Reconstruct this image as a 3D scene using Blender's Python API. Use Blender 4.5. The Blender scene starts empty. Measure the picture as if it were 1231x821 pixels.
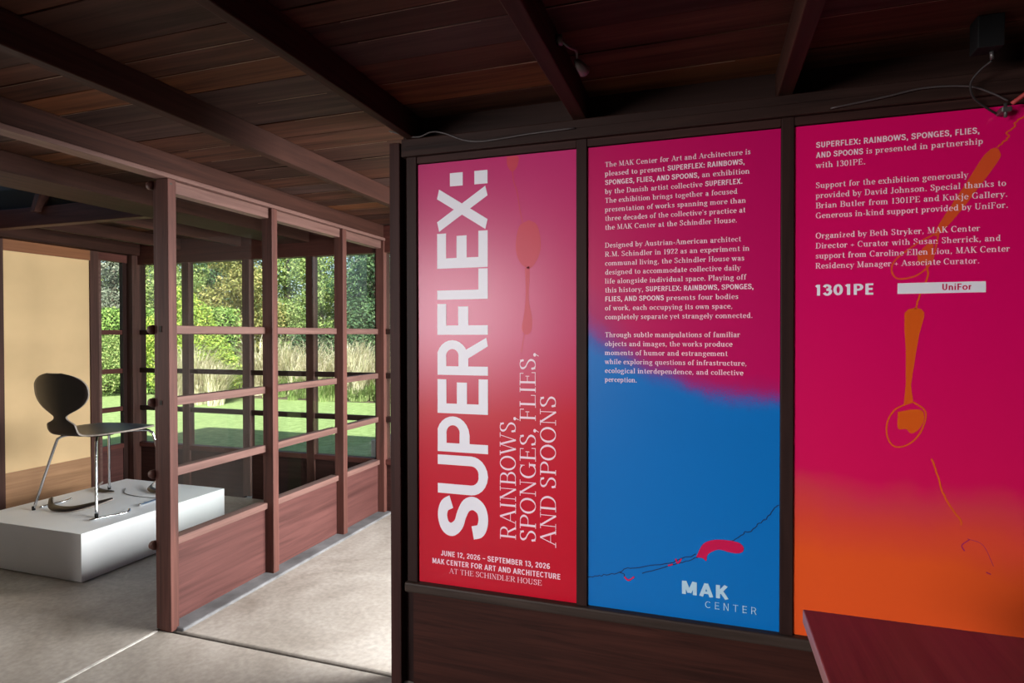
import bpy, math, random
import numpy as np
from mathutils import Vector, Matrix

random.seed(7)
rng = np.random.default_rng(7)
scene = bpy.context.scene
COL = scene.collection
H = 1.27                                   # eye height

# ---------------------------------------------------------------- camera
F_PX, YAW, PITCH, ROLL = 711.72, math.radians(18.163), math.radians(-0.639), math.radians(-0.087)
cd = bpy.data.cameras.new('camera')
cd.sensor_fit = 'HORIZONTAL'; cd.sensor_width = 36.0
cd.lens = F_PX * 36.0 / 1231.0
cd.clip_start = 0.02; cd.clip_end = 300
cam = bpy.data.objects.new('camera', cd); COL.objects.link(cam)
fw = Vector((-math.sin(YAW) * math.cos(PITCH), math.cos(YAW) * math.cos(PITCH), math.sin(PITCH)))
rt = Vector((math.cos(YAW), math.sin(YAW), 0))
up = rt.cross(fw)
r2 = rt * math.cos(ROLL) + up * math.sin(ROLL)
u2 = up * math.cos(ROLL) - rt * math.sin(ROLL)
M4 = Matrix(((r2.x, u2.x, -fw.x, 0), (r2.y, u2.y, -fw.y, 0), (r2.z, u2.z, -fw.z, H), (0, 0, 0, 1)))
cam.matrix_world = M4
scene.camera = cam

# ---------------------------------------------------------------- light and exposure
scene.view_settings.view_transform = 'Standard'
scene.view_settings.look = 'None'
scene.view_settings.exposure = 0.0
scene.view_settings.gamma = 1.0
scene.view_settings.use_curve_mapping = False
w = bpy.data.worlds.new('sky'); scene.world = w; w.use_nodes = True
wn = w.node_tree.nodes; wl = w.node_tree.links
sky = wn.new('ShaderNodeTexSky'); sky.sky_type = 'NISHITA'; sky.sun_disc = False
sky.sun_elevation = math.radians(34); sky.sun_rotation = math.radians(141); sky.air_density = 1.0; sky.dust_density = 1.5
wn['Background'].inputs['Strength'].default_value = 0.20
wl.new(sky.outputs[0], wn['Background'].inputs['Color'])

def sun(name, d, energy, angle, color):
    l = bpy.data.lights.new(name, 'SUN'); l.energy = energy; l.angle = math.radians(angle); l.color = color
    o = bpy.data.objects.new(name, l); COL.objects.link(o)
    o.rotation_euler = Vector(d).to_track_quat('-Z', 'Y').to_euler(); return o
def area(name, loc, d, sx, sy, energy, color, spread=180):
    l = bpy.data.lights.new(name, 'AREA'); l.shape = 'RECTANGLE'; l.size = sx; l.size_y = sy
    l.energy = energy; l.color = color; l.spread = math.radians(spread)
    o = bpy.data.objects.new(name, l); COL.objects.link(o); o.location = loc
    o.rotation_euler = Vector(d).to_track_quat('-Z', 'Y').to_euler(); return o
sun('sun', (-0.60, 0.74, -0.63), 15.0, 0.6, (1.0, 0.95, 0.86))
# added fill lights for assumed daylight; the walls behind them have no openings
area('assumed_hall_fill', (0.85, 2.85, 1.05), (-1, 0, -0.36), 1.6, 1.4, 190, (1.0, 0.985, 0.965), 115)
area('assumed_rear_fill', (-2.3, -2.45, 1.5), (0.74, 1, -0.26), 2.2, 1.0, 54, (1.0, 0.96, 0.95), 74)
area('assumed_side_fill', (-4.4, 1.15, 1.15), (1, -0.1, -0.25), 1.2, 1.3, 27, (1.0, 0.92, 0.84))

# ---------------------------------------------------------------- materials
def nmat(name):
    m = bpy.data.materials.new(name); m.use_nodes = True
    return m, m.node_tree.nodes, m.node_tree.links, m.node_tree.nodes['Principled BSDF']
def ramp(n, stops):
    r = n.new('ShaderNodeValToRGB'); e = r.color_ramp.elements
    while len(e) < len(stops): e.new(0.5)
    for i, (p, c) in enumerate(stops):
        e[i].position = p; e[i].color = (*c, 1)
    return r
def coords(n, l, scale, kind='Object'):
    tc = n.new('ShaderNodeTexCoord'); mp = n.new('ShaderNodeMapping'); mp.inputs['Scale'].default_value = scale
    l.new(tc.outputs[kind], mp.inputs['Vector']); return mp
def wood(name, dark, light, axis, rough=0.55, grain=26.0, bump=0.25, wear=None, spec=0.35):
    m, n, l, b = nmat(name)
    s = [grain, grain, grain]; s['XYZ'.index(axis)] = grain * 0.045
    mp = coords(n, l, s)
    nz = n.new('ShaderNodeTexNoise'); nz.inputs['Scale'].default_value = 1.6; nz.inputs['Detail'].default_value = 7
    nz.inputs['Roughness'].default_value = 0.62; nz.inputs['Distortion'].default_value = 0.6
    l.new(mp.outputs[0], nz.inputs['Vector'])
    r = ramp(n, [(0.3, dark), (0.72, light)]); l.new(nz.outputs['Fac'], r.inputs['Fac'])
    col = r.outputs['Color']
    mp2 = coords(n, l, (1.7, 1.7, 1.7)); n2 = n.new('ShaderNodeTexNoise'); n2.inputs['Scale'].default_value = 2.2; n2.inputs['Detail'].default_value = 5
    l.new(mp2.outputs[0], n2.inputs['Vector'])
    mr = n.new('ShaderNodeMapRange'); mr.inputs['From Min'].default_value = 0.35; mr.inputs['From Max'].default_value = 0.7
    mr.inputs['To Min'].default_value = 0.0; mr.inputs['To Max'].default_value = 0.55
    l.new(n2.outputs['Fac'], mr.inputs['Value'])
    mx = n.new('ShaderNodeMix'); mx.data_type = 'RGBA'
    wc = wear or tuple(0.55 * a + 0.45 * c for a, c in zip(dark, light))
    l.new(mr.outputs[0], mx.inputs['Factor']); l.new(col, mx.inputs['A']); mx.inputs['B'].default_value = (*wc, 1)
    l.new(mx.outputs['Result'], b.inputs['Base Color'])
    b.inputs['Roughness'].default_value = rough; b.inputs['Specular IOR Level'].default_value = spec
    bp = n.new('ShaderNodeBump'); bp.inputs['Strength'].default_value = bump; bp.inputs['Distance'].default_value = 0.002
    l.new(nz.outputs['Fac'], bp.inputs['Height']); l.new(bp.outputs[0], b.inputs['Normal'])
    return m
def plain(name, c, rough=0.5, metal=0.0, var=0.0, scale=20.0, spec=0.5, bump=0.0):
    m, n, l, b = nmat(name)
    b.inputs['Roughness'].default_value = rough; b.inputs['Metallic'].default_value = metal; b.inputs['Specular IOR Level'].default_value = spec
    mp = coords(n, l, (scale,) * 3); nz = n.new('ShaderNodeTexNoise'); nz.inputs['Scale'].default_value = 1.0; nz.inputs['Detail'].default_value = 5
    l.new(mp.outputs[0], nz.inputs['Vector'])
    lo = tuple(max(0, x * (1 - var)) for x in c); hi = tuple(min(1, x * (1 + var)) for x in c)
    r = ramp(n, [(0.3, lo), (0.7, hi)]); l.new(nz.outputs['Fac'], r.inputs['Fac']); l.new(r.outputs[0], b.inputs['Base Color'])
    if bump:
        bp = n.new('ShaderNodeBump'); bp.inputs['Strength'].default_value = bump; bp.inputs['Distance'].default_value = 0.003
        l.new(nz.outputs['Fac'], bp.inputs['Height']); l.new(bp.outputs[0], b.inputs['Normal'])
    return m
def glass_mat(name):
    m, n, l, b = nmat(name); n.remove(b)
    out = n['Material Output']; tr = n.new('ShaderNodeBsdfTransparent'); tr.inputs['Color'].default_value = (0.965, 0.985, 0.978, 1)
    gl = n.new('ShaderNodeBsdfGlossy'); gl.inputs['Roughness'].default_value = 0.02
    fr = n.new('ShaderNodeFresnel'); fr.inputs['IOR'].default_value = 1.5
    mx = n.new('ShaderNodeMixShader'); ge = n.new('ShaderNodeNewGeometry'); mu = n.new('ShaderNodeMath'); mu.operation = 'MULTIPLY_ADD'
    inv = n.new('ShaderNodeMath'); inv.operation = 'SUBTRACT'; inv.inputs[0].default_value = 1.0; l.new(ge.outputs['Backfacing'], inv.inputs[1])
    mu.inputs[2].default_value = 0.0; l.new(fr.outputs[0], mu.inputs[0]); l.new(inv.outputs[0], mu.inputs[1]); l.new(mu.outputs[0], mx.inputs[0]); l.new(tr.outputs[0], mx.inputs[1]); l.new(gl.outputs[0], mx.inputs[2])
    l.new(mx.outputs[0], out.inputs['Surface']); return m
def leaf_mat(name, c1, c2, c3, trans=0.35):
    m, n, l, b = nmat(name)
    g = n.new('ShaderNodeNewGeometry')
    r = ramp(n, [(0.0, c1), (0.55, c2), (1.0, c3)]); l.new(g.outputs['Random Per Island'], r.inputs['Fac'])
    b.inputs['Roughness'].default_value = 0.6; b.inputs['Specular IOR Level'].default_value = 0.25
    l.new(r.outputs[0], b.inputs['Base Color'])
    t = n.new('ShaderNodeBsdfTranslucent'); l.new(r.outputs[0], t.inputs['Color'])
    mx = n.new('ShaderNodeMixShader'); mx.inputs[0].default_value = trans
    l.new(b.outputs[0], mx.inputs[1]); l.new(t.outputs[0], mx.inputs[2]); l.new(mx.outputs[0], n['Material Output'].inputs['Surface'])
    return m

# ---------------------------------------------------------------- mesh helpers
class MB:
    def __init__(s): s.v = []; s.f = []; s.m = []; s.sm = []
    def add(s, vs, fs, mi=0, smooth=False):
        o = len(s.v); s.v += [tuple(x) for x in vs]
        for f in fs: s.f.append(tuple(i + o for i in f)); s.m.append(mi); s.sm.append(smooth)
        return s
    def box(s, x0, x1, y0, y1, z0, z1, mi=0):
        v = [(x, y, z) for z in (z0, z1) for y in (y0, y1) for x in (x0, x1)]
        return s.add(v, [(0, 2, 3, 1), (4, 5, 7, 6), (0, 1, 5, 4), (2, 6, 7, 3), (0, 4, 6, 2), (1, 3, 7, 5)], mi)
    def tube(s, pts, r, n=10, mi=0, caps=True):
        pts = [Vector(p) for p in pts]; rr = r if isinstance(r, (list, tuple)) else [r] * len(pts)
        t0 = (pts[1] - pts[0]).normalized(); a = t0.orthogonal().normalized(); rings = []
        for i, p in enumerate(pts):
            t = ((pts[min(i + 1, len(pts) - 1)] - pts[max(i - 1, 0)])).normalized()
            a = (a - t * a.dot(t)).normalized(); b = t.cross(a)
            rings.append([p + (a * math.cos(k * 2 * math.pi / n) + b * math.sin(k * 2 * math.pi / n)) * rr[i] for k in range(n)])
        vs = [q for g in rings for q in g]
        fs = [(i * n + k, i * n + (k + 1) % n, (i + 1) * n + (k + 1) % n, (i + 1) * n + k) for i in range(len(pts) - 1) for k in range(n)]
        if caps: fs += [tuple(range(n - 1, -1, -1)), tuple((len(pts) - 1) * n + k for k in range(n))]
        return s.add(vs, fs, mi, True)
    def prism(s, poly, y0, y1, mi=0):
        """polygon in X-Z, thickness along Y"""
        n = len(poly); A = sum(poly[i][0] * poly[(i + 1) % n][1] - poly[(i + 1) % n][0] * poly[i][1] for i in range(n))
        if A < 0: poly = poly[::-1]
        v = [(x, y0, z) for x, z in poly] + [(x, y1, z) for x, z in poly]
        return s.add(v, [tuple(range(n)), tuple(range(2 * n - 1, n - 1, -1))] + [(i + n, (i + 1) % n + n, (i + 1) % n, i) for i in range(n)], mi)
def smooth_path(pts, k=6):
    P = [np.array(p, float) for p in pts]; P = [2 * P[0] - P[1]] + P + [2 * P[-1] - P[-2]]; out = []
    for i in range(1, len(P) - 2):
        for j in range(k):
            t = j / k; a, b, c, d = P[i - 1:i + 3]
            out.append(tuple(0.5 * (2 * b + (c - a) * t + (2 * a - 5 * b + 4 * c - d) * t * t + (3 * b - a - 3 * c + d) * t ** 3)))
    out.append(tuple(P[-2])); return out
LOCS = {}
def world_loc(o):
    v = Vector((0, 0, 0))
    while o: v += o.location; o = o.parent
    return v
def obj(name, mb, mats, parent=None, bevel=0.0, origin=None):
    off = world_loc(parent) if parent else Vector((0, 0, 0))
    if origin is not None: off = Vector(origin)
    me = bpy.data.meshes.new(name)
    me.from_pydata([(a - off.x, b - off.y, c - off.z) for a, b, c in mb.v], [], mb.f)
    for m in (mats if isinstance(mats, (list, tuple)) else [mats]): me.materials.append(m)
    me.polygons.foreach_set('material_index', mb.m); me.polygons.foreach_set('use_smooth', mb.sm); me.update()
    o = bpy.data.objects.new(name, me); COL.objects.link(o)
    if parent: o.parent = parent; o.location = off - world_loc(parent)
    else: o.location = off
    if bevel:
        bv = o.modifiers.new('bevel', 'BEVEL'); bv.width = bevel; bv.segments = 2; bv.limit_method = 'ANGLE'
    return o
def empty(name, loc):
    o = bpy.data.objects.new(name, None); COL.objects.link(o); o.location = loc; o.empty_display_size = 0.1; return o
def tag(o, label=None, cat=None, group=None, kind=None):
    if label: o['label'] = label
    if cat: o['category'] = cat
    if group: o['group'] = group
    if kind: o['kind'] = kind
    return o
def struct(o, label=None): o['kind'] = 'structure'; return tag(o, label)

# ---------------------------------------------------------------- lettering: glyphs as pen strokes
# commands: p = pen stroke, t = hairline, c = smooth pen curve, a = arc (cx cy rx ry from to), s = serif (x y), d = dot (x y r)
SERIF = {
'A': (84, 't 10 0 41 100;p 41 100 74 0;t 22 34 62 34;s 10 0;s 74 0'),
'B': (76, 'p 18 0 18 100;t 18 97 42 97;a 42 75 21 22 90 -90;t 18 53 44 53;a 44 27 25 25 90 -90;t 18 3 44 3;s 14 0;s 14 100'),
'C': (80, 'a 44 50 34 48 48 315;t 69 98 69 70'),
'D': (84, 'p 18 0 18 100;t 18 97 40 97;a 40 50 34 47 90 -90;t 18 3 40 3;s 14 0;s 14 100'),
'E': (74, 'p 18 0 18 100;t 18 97 62 97;t 62 99 62 76;t 18 52 48 52;t 48 64 48 40;t 18 3 66 3;t 66 1 66 26;s 14 0;s 14 100'),
'F': (68, 'p 18 0 18 100;t 18 97 60 97;t 60 99 60 74;t 18 52 48 52;t 48 64 48 40;s 18 0;s 14 100'),
'G': (88, 'a 44 50 34 48 48 322;t 68 98 68 70;p 71 2 71 40;s 71 42'),
'H': (90, 'p 18 0 18 100;p 72 0 72 100;t 18 52 72 52;s 18 0;s 18 100;s 72 0;s 72 100'),
'I': (38, 'p 19 0 19 100;s 19 0;s 19 100'),
'J': (50, 'p 32 100 32 22;a 18 22 14 22 0 -150;s 32 100'),
'K': (84, 'p 18 0 18 100;t 18 36 66 100;p 36 60 70 0;s 18 0;s 18 100;s 68 100;s 72 0'),
'L': (70, 'p 18 0 18 100;t 18 3 62 3;t 62 1 62 30;s 14 0;s 18 100'),
'M': (106, 't 18 0 18 100;p 18 100 52 4;t 52 4 86 100;p 87 0 87 100;s 18 0;s 18 100;s 87 0;s 87 100'),
'N': (88, 't 18 0 18 100;p 18 100 71 0;t 71 0 71 100;s 18 0;s 16 100;s 71 100'),
'O': (88, 'a 44 50 34 48 0 360'),
'P': (72, 'p 18 0 18 100;t 18 97 42 97;a 42 73 23 24 90 -90;t 18 49 42 49;s 18 0;s 14 100'),
'R': (82, 'p 18 0 18 100;t 18 97 42 97;a 42 74 22 23 90 -90;t 18 51 42 51;p 42 50 68 0;s 18 0;s 14 100;s 70 0'),
'S': (66, 'c 53 76 48 92 33 98 17 92 13 77 22 62 38 52 51 40 54 24 46 8 30 2 15 8 11 26;t 53 98 53 74;t 11 2 11 28'),
'T': (78, 'p 39 0 39 100;t 8 97 70 97;t 8 99 8 74;t 70 99 70 74;s 39 0'),
'U': (88, 'p 18 100 18 30;a 43 30 25 28 180 360;t 68 30 68 100;s 18 100;s 68 100'),
'W': (116, 'p 8 100 34 0;t 34 0 56 100;p 56 100 82 0;t 82 0 106 100;s 9 100;s 56 100;s 106 100'),
'a': (60, 'c 12 50 18 62 30 64 40 58 42 46;p 42 48 42 8;a 27 19 16 18 0 360;s 48 0'),
'b': (66, 'p 14 0 14 100;a 34 33 20 31 0 360;s 9 100'),
'c': (56, 'a 32 33 21 31 42 320;d 48 50 7'),
'd': (68, 'p 52 0 52 100;a 32 33 20 31 0 360;s 56 0;s 47 100'),
'e': (58, 'a 31 33 21 31 0 318;t 10 35 52 35'),
'f': (42, 'p 20 0 20 80;a 34 78 14 20 180 60;t 6 63 36 63;s 20 0;d 41 90 6'),
'g': (62, 'a 28 43 17 20 0 360;a 30 -12 22 16 0 360;t 20 24 16 6;d 52 60 6'),
'h': (72, 'p 14 0 14 100;a 34 42 19 21 180 0;p 53 42 53 0;s 14 0;s 53 0;s 9 100'),
'i': (34, 'p 17 0 17 64;d 17 88 9;s 17 0;s 12 65'),
'j': (34, 'p 19 64 19 -14;a 7 -14 12 14 0 -130;d 19 88 9;s 14 65'),
'k': (68, 'p 14 0 14 100;t 14 24 48 64;p 28 40 54 0;s 14 0;s 9 100;s 50 64;s 56 0'),
'l': (34, 'p 17 0 17 100;s 17 0;s 12 100'),
'm': (106, 'p 14 0 14 64;a 32 42 18 21 180 0;p 50 42 50 0;a 68 42 18 21 180 0;p 86 42 86 0;s 14 0;s 50 0;s 86 0;s 9 65'),
'n': (72, 'p 14 0 14 64;a 34 42 19 21 180 0;p 53 42 53 0;s 14 0;s 53 0;s 9 65'),
'o': (62, 'a 31 33 22 31 0 360'),
'p': (66, 'p 14 -30 14 64;a 34 33 20 31 0 360;s 14 -30;s 9 65'),
'q': (66, 'p 52 -30 52 64;a 32 33 20 31 0 360;s 52 -30'),
'r': (50, 'p 14 0 14 64;a 34 42 19 21 180 70;d 42 56 7;s 14 0;s 9 65'),
's': (50, 'c 40 52 33 62 23 64 13 58 13 46 24 38 36 28 38 14 28 4 17 4 9 16;t 40 64 40 48;t 9 2 9 18'),
't': (44, 'p 20 86 20 14;a 32 14 12 12 180 320;t 6 63 36 63'),
'u': (72, 'p 15 64 15 22;a 34 22 19 20 180 360;p 53 0 53 64;s 10 65;s 58 0;s 48 65'),
'v': (60, 'p 8 64 30 0;t 30 0 52 64;s 9 65;s 51 65'),
'w': (90, 'p 8 64 27 0;t 27 0 44 62;p 44 62 64 0;t 64 0 82 64;s 9 65;s 44 65;s 81 65'),
'x': (62, 'p 10 64 50 0;t 50 64 10 0;s 12 65;s 50 65;s 11 0;s 50 0'),
'y': (60, 'p 8 64 30 0;t 52 64 22 -26;d 16 -24 7;s 9 65;s 51 65'),
'z': (56, 't 8 60 46 60;p 44 62 10 2;t 8 3 48 3'),
'0': (62, 'a 31 48 23 46 0 360'), '1': (50, 'p 26 0 26 97;t 12 82 26 96;s 26 0'),
'2': (60, 'c 10 72 16 92 30 95 46 86 46 66 30 36 10 6;p 10 5 50 5;t 50 4 52 22'),
'3': (60, 'c 10 80 20 94 32 95 46 84 44 64 26 52;c 26 52 48 46 50 24 36 3 20 2 8 16'),
'9': (62, 'a 31 64 21 31 0 360;c 52 64 50 30 36 4 18 2 12 10'),
',': (28, 'd 14 6 9;t 18 4 8 -18'), '.': (28, 'd 14 7 9'), '-': (36, 'h 5 32 31 32'), "'": (24, 'd 12 90 8;t 16 88 8 70'),
'+': (60, 't 30 10 30 62;t 4 36 56 36'),
}
SANS = {
'A': (72, 'p 9 0 36 100;p 36 100 63 0;p 19 30 53 30'),
'B': (70, 'p 16 0 16 100;p 16 92 38 92;a 38 73 18 19 90 -90;p 16 53 40 53;a 40 30 20 22 90 -90;p 16 8 40 8'),
'C': (70, 'a 37 50 27 42 45 315'), 'D': (72, 'p 16 0 16 100;p 16 92 34 92;a 34 50 28 42 90 -90;p 16 8 34 8'),
'E': (62, 'p 16 0 16 100;p 16 92 56 92;p 16 51 52 51;p 16 8 57 8'), 'F': (58, 'p 16 0 16 100;p 16 92 54 92;p 16 48 50 48'),
'G': (74, 'a 37 50 27 42 45 330;p 40 46 66 46;p 62 46 62 4'), 'H': (74, 'p 16 0 16 100;p 58 0 58 100;p 16 52 58 52'),
'I': (32, 'p 16 0 16 100'), 'J': (54, 'p 39 100 39 30;a 24 30 15 22 0 -180'), 'K': (70, 'p 16 0 16 100;p 20 38 58 100;p 32 56 62 0'),
'L': (56, 'p 16 0 16 100;p 16 8 53 8'), 'M': (88, 'p 15 0 15 100;p 18 100 44 14;p 44 14 70 100;p 73 0 73 100'),
'N': (76, 'p 16 0 16 100;p 18 98 58 2;p 60 0 60 100'), 'O': (76, 'a 38 50 28 42 0 360'),
'P': (66, 'p 16 0 16 100;p 16 92 36 92;a 36 69 21 23 90 -90;p 16 46 36 46'),
'R': (70, 'p 16 0 16 100;p 16 92 36 92;a 36 70 20 22 90 -90;p 16 48 38 48;p 38 48 60 0'),
'S': (66, 'c 55 74 48 88 33 93 17 87 12 73 21 59 37 52 51 42 55 27 47 12 31 7 15 13 10 29'),
'T': (64, 'p 32 0 32 100;p 5 92 59 92'), 'U': (72, 'p 16 100 16 32;a 36 32 20 24 180 360;p 56 32 56 100'),
'W': (102, 'p 9 100 28 4;p 28 4 51 98;p 51 98 74 4;p 74 4 93 100'), 'X': (70, 'p 8 0 62 100;p 8 100 62 0'),
'0': (62, 'a 31 50 21 42 0 360'), '1': (46, 'p 28 0 28 100;p 10 80 26 94'),
'2': (62, 'c 12 70 18 88 32 93 48 84 48 64 30 36 12 8;p 10 8 54 8'), '3': (62, 'c 11 76 20 91 33 92 47 80 43 60 26 52;c 26 52 50 46 51 26 38 8 22 8 9 24'),
'6': (62, 'a 31 30 20 23 0 360;c 12 34 14 66 26 88 42 92 50 82'),
'i': (30, 'p 15 0 15 70;d 15 92 9'), 'n': (62, 'p 14 0 14 70;a 31 44 17 20 180 0;p 48 44 48 0'), 'r': (44, 'p 14 0 14 70;a 32 42 18 20 170 80'),
'o': (64, 'a 32 35 22 29 0 360'), ':': (32, 'q 16 10 10;q 16 60 10'), ',': (30, 'q 15 9 9;p 17 8 11 -16'), '.': (30, 'q 15 9 9'), '-': (56, 'h 4 42 52 42'),
}

# ---------------------------------------------------------------- palette
RED_D, RED_L = (0.046, 0.014, 0.011), (0.130, 0.040, 0.032)
M = {}
M['frame_z'] = wood('redwood_upright', (0.044, 0.017, 0.0135), (0.138, 0.054, 0.043), 'Z', spec=0.22)
M['frame_x'] = wood('redwood_along_x', RED_D, (0.115, 0.038, 0.031), 'X', spec=0.2)
M['post_dark'] = wood('dark_red_post', (0.020, 0.008, 0.007), (0.062, 0.023, 0.020), 'Z', spec=0.15)
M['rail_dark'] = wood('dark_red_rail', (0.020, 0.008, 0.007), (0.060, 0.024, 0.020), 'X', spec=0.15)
M['frame_y'] = wood('redwood_along_y', RED_D, (0.15, 0.050, 0.040), 'Y', spec=0.2)
M['rail_y'] = wood('worn_rail', (0.075, 0.036, 0.030), (0.175, 0.095, 0.080), 'Y', wear=(0.145, 0.080, 0.068), spec=0.25)
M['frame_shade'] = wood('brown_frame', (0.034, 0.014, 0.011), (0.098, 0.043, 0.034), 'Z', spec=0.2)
M['panel_y'] = wood('faded_red_board', (0.045, 0.017, 0.015), (0.118, 0.047, 0.042), 'Y', grain=18, wear=(0.075, 0.028, 0.025), spec=0.2)
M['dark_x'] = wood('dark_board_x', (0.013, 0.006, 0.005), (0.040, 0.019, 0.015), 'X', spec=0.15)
M['dark_z'] = wood('dark_stile', (0.014, 0.006, 0.0055), (0.038, 0.016, 0.013), 'Z', spec=0.15)
M['sill_dark'] = wood('grey_brown_sill', (0.020, 0.013, 0.010), (0.058, 0.038, 0.030), 'X', spec=0.2)
M['base_dark'] = wood('dark_red_baseboard', (0.014, 0.0042, 0.003), (0.060, 0.018, 0.012), 'X', grain=34, spec=0.15)
M['beam'] = wood('beam_brown', (0.018, 0.0065, 0.0045), (0.055, 0.020, 0.0135), 'Y', rough=0.7, spec=0.15)
M['board_a'] = wood('ceiling_board_brown', (0.018, 0.007, 0.004), (0.115, 0.044, 0.027), 'X', rough=0.7, spec=0.15, grain=16)
M['board_b'] = wood('ceiling_board_grey', (0.016, 0.0085, 0.007), (0.095, 0.050, 0.042), 'X', rough=0.7, spec=0.15, grain=16)
M['board_c'] = wood('ceiling_board_red', (0.030, 0.010, 0.0045), (0.20, 0.072, 0.030), 'X', rough=0.7, spec=0.15, grain=16)
M['board_d'] = wood('ceiling_board_dark', (0.012, 0.005, 0.0035), (0.072, 0.030, 0.021), 'X', rough=0.7, spec=0.15, grain=16)
M['ply'] = wood('honey_plywood', (0.22, 0.11, 0.055), (0.52, 0.29, 0.155), 'Y', grain=14, wear=(0.34, 0.18, 0.095))
M['orange_wood'] = wood('orange_header', (0.16, 0.055, 0.022), (0.30, 0.115, 0.048), 'Y', grain=20)
M['canvas'] = plain('tan_canvas', (0.72, 0.50, 0.28), 0.85, var=0.06, scale=2.6, spec=0.15)
M['roof'] = plain('roof_felt', (0.02, 0.018, 0.017), 0.9)
M['plaster'] = plain('grey_plaster', (0.30, 0.27, 0.25), 0.85, var=0.1, scale=3)
M['glass'] = glass_mat('window_glass')
M['white_box'] = plain('white_paint', (0.87, 0.88, 0.91), 0.45, var=0.02, scale=6)
M['shell'] = plain('black_lacquered_ply', (0.013, 0.0075, 0.0065), 0.36, var=0.2, scale=30, spec=0.5)
M['ply_edge'] = plain('pale_ply_edge', (0.30, 0.25, 0.22), 0.5, var=0.2, scale=60)
M['chrome'] = plain('chrome', (0.72, 0.73, 0.76), 0.14, metal=1.0)
M['dull_metal'] = plain('dull_metal', (0.16, 0.15, 0.15), 0.45, metal=0.8)
M['black_rubber'] = plain('black_rubber', (0.006, 0.006, 0.0065), 0.7, spec=0.2)
M['cable_black'] = plain('black_cable', (0.02, 0.018, 0.018), 0.45)
M['cable_grey'] = plain('grey_cable', (0.055, 0.045, 0.045), 0.5)
M['red_cord'] = plain('red_cord', (0.45, 0.05, 0.05), 0.6)
M['wire'] = plain('dark_wire', (0.12, 0.12, 0.13), 0.4, metal=0.5)
M['table'] = wood('mahogany_top', (0.17, 0.032, 0.022), (0.34, 0.075, 0.055), 'Y', rough=0.34, grain=30, bump=0.1, wear=(0.25, 0.05, 0.036), spec=0.4)
M['table_edge'] = wood('mahogany_edge', (0.20, 0.09, 0.09), (0.36, 0.18, 0.18), 'Y', rough=0.4, grain=30)
M['concrete_pale'] = plain('pale_concrete', (0.50, 0.51, 0.50), 0.85, var=0.12, scale=7)

def concrete(name):
    m, n, l, b = nmat(name)
    mp = coords(n, l, (1, 1, 1))
    a = n.new('ShaderNodeTexNoise'); a.inputs['Scale'].default_value = 1.5; a.inputs['Detail'].default_value = 9; a.inputs['Roughness'].default_value = 0.62; a.inputs['Distortion'].default_value = 0.5
    l.new(mp.outputs[0], a.inputs['Vector'])
    r = ramp(n, [(0.28, (0.21, 0.180, 0.148)), (0.5, (0.385, 0.350, 0.310)), (0.74, (0.53, 0.50, 0.46))]); l.new(a.outputs['Fac'], r.inputs['Fac'])
    c = n.new('ShaderNodeTexNoise'); c.inputs['Scale'].default_value = 42; c.inputs['Detail'].default_value = 6; l.new(mp.outputs[0], c.inputs['Vector'])
    r2 = ramp(n, [(0.35, (0.80, 0.80, 0.80)), (0.65, (1, 1, 1))]); l.new(c.outputs['Fac'], r2.inputs['Fac'])
    mx = n.new('ShaderNodeMix'); mx.data_type = 'RGBA'; mx.blend_type = 'MULTIPLY'; mx.inputs['Factor'].default_value = 1
    l.new(r.outputs[0], mx.inputs['A']); l.new(r2.outputs[0], mx.inputs['B']); l.new(mx.outputs['Result'], b.inputs['Base Color'])
    rr = n.new('ShaderNodeMapRange'); rr.inputs['To Min'].default_value = 0.42; rr.inputs['To Max'].default_value = 0.68
    l.new(a.outputs['Fac'], rr.inputs['Value']); l.new(rr.outputs[0], b.inputs['Roughness'])
    bp = n.new('ShaderNodeBump'); bp.inputs['Strength'].default_value = 0.12; bp.inputs['Distance'].default_value = 0.004
    l.new(c.outputs['Fac'], bp.inputs['Height']); l.new(bp.outputs[0], b.inputs['Normal']); return m
M['concrete'] = concrete('worn_concrete')
M['joint'] = plain('dark_joint', (0.05, 0.042, 0.036), 0.9, var=0.3)
M['grout'] = plain('pale_grout', (0.62, 0.60, 0.57), 0.8, var=0.25, scale=40)
M['grey_curb'] = plain('grey_curb', (0.13, 0.132, 0.138), 0.75, var=0.35, scale=8)

# ---------------------------------------------------------------- floor
JY = 1.949
def slab(name, x0, x1, y0, y1):
    return struct(obj(name, MB().box(x0, x1, y0, y1, -0.12, 0.0), M['concrete'], bevel=0.006))
XS = -2.243
slab('floor', XS + 0.006, 2.6, -2.7, JY - 0.011)
slab('floor', -4.75, XS - 0.006, -2.7, 3.83)
slab('floor', XS - 0.006, 1.1, JY + 0.011, 3.83)
j = MB(); j.box(XS, 2.6, JY - 0.013, JY + 0.013, -0.10, -0.012)
struct(obj('floor_joint', j, M['joint']))
jg = MB()
yy = -2.6; xo = 0.0
while yy < JY - 0.03:
    y2 = min(yy + random.uniform(0.05, 0.12), JY - 0.02); xo = random.uniform(-0.003, 0.003)
    jg.box(XS - 0.0065 + xo, XS + 0.0065 + xo, yy, y2, -0.06, 0.0012); yy = y2
struct(obj('floor_crack', jg, M['grout']))
# low concrete curb under the glazed partition
cb = MB()
cb.box(-2.262, -2.128, JY + 0.012, 3.74, -0.02, 0.012)
struct(obj('trim_1', cb, M['grey_curb'], bevel=0.008))

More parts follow.
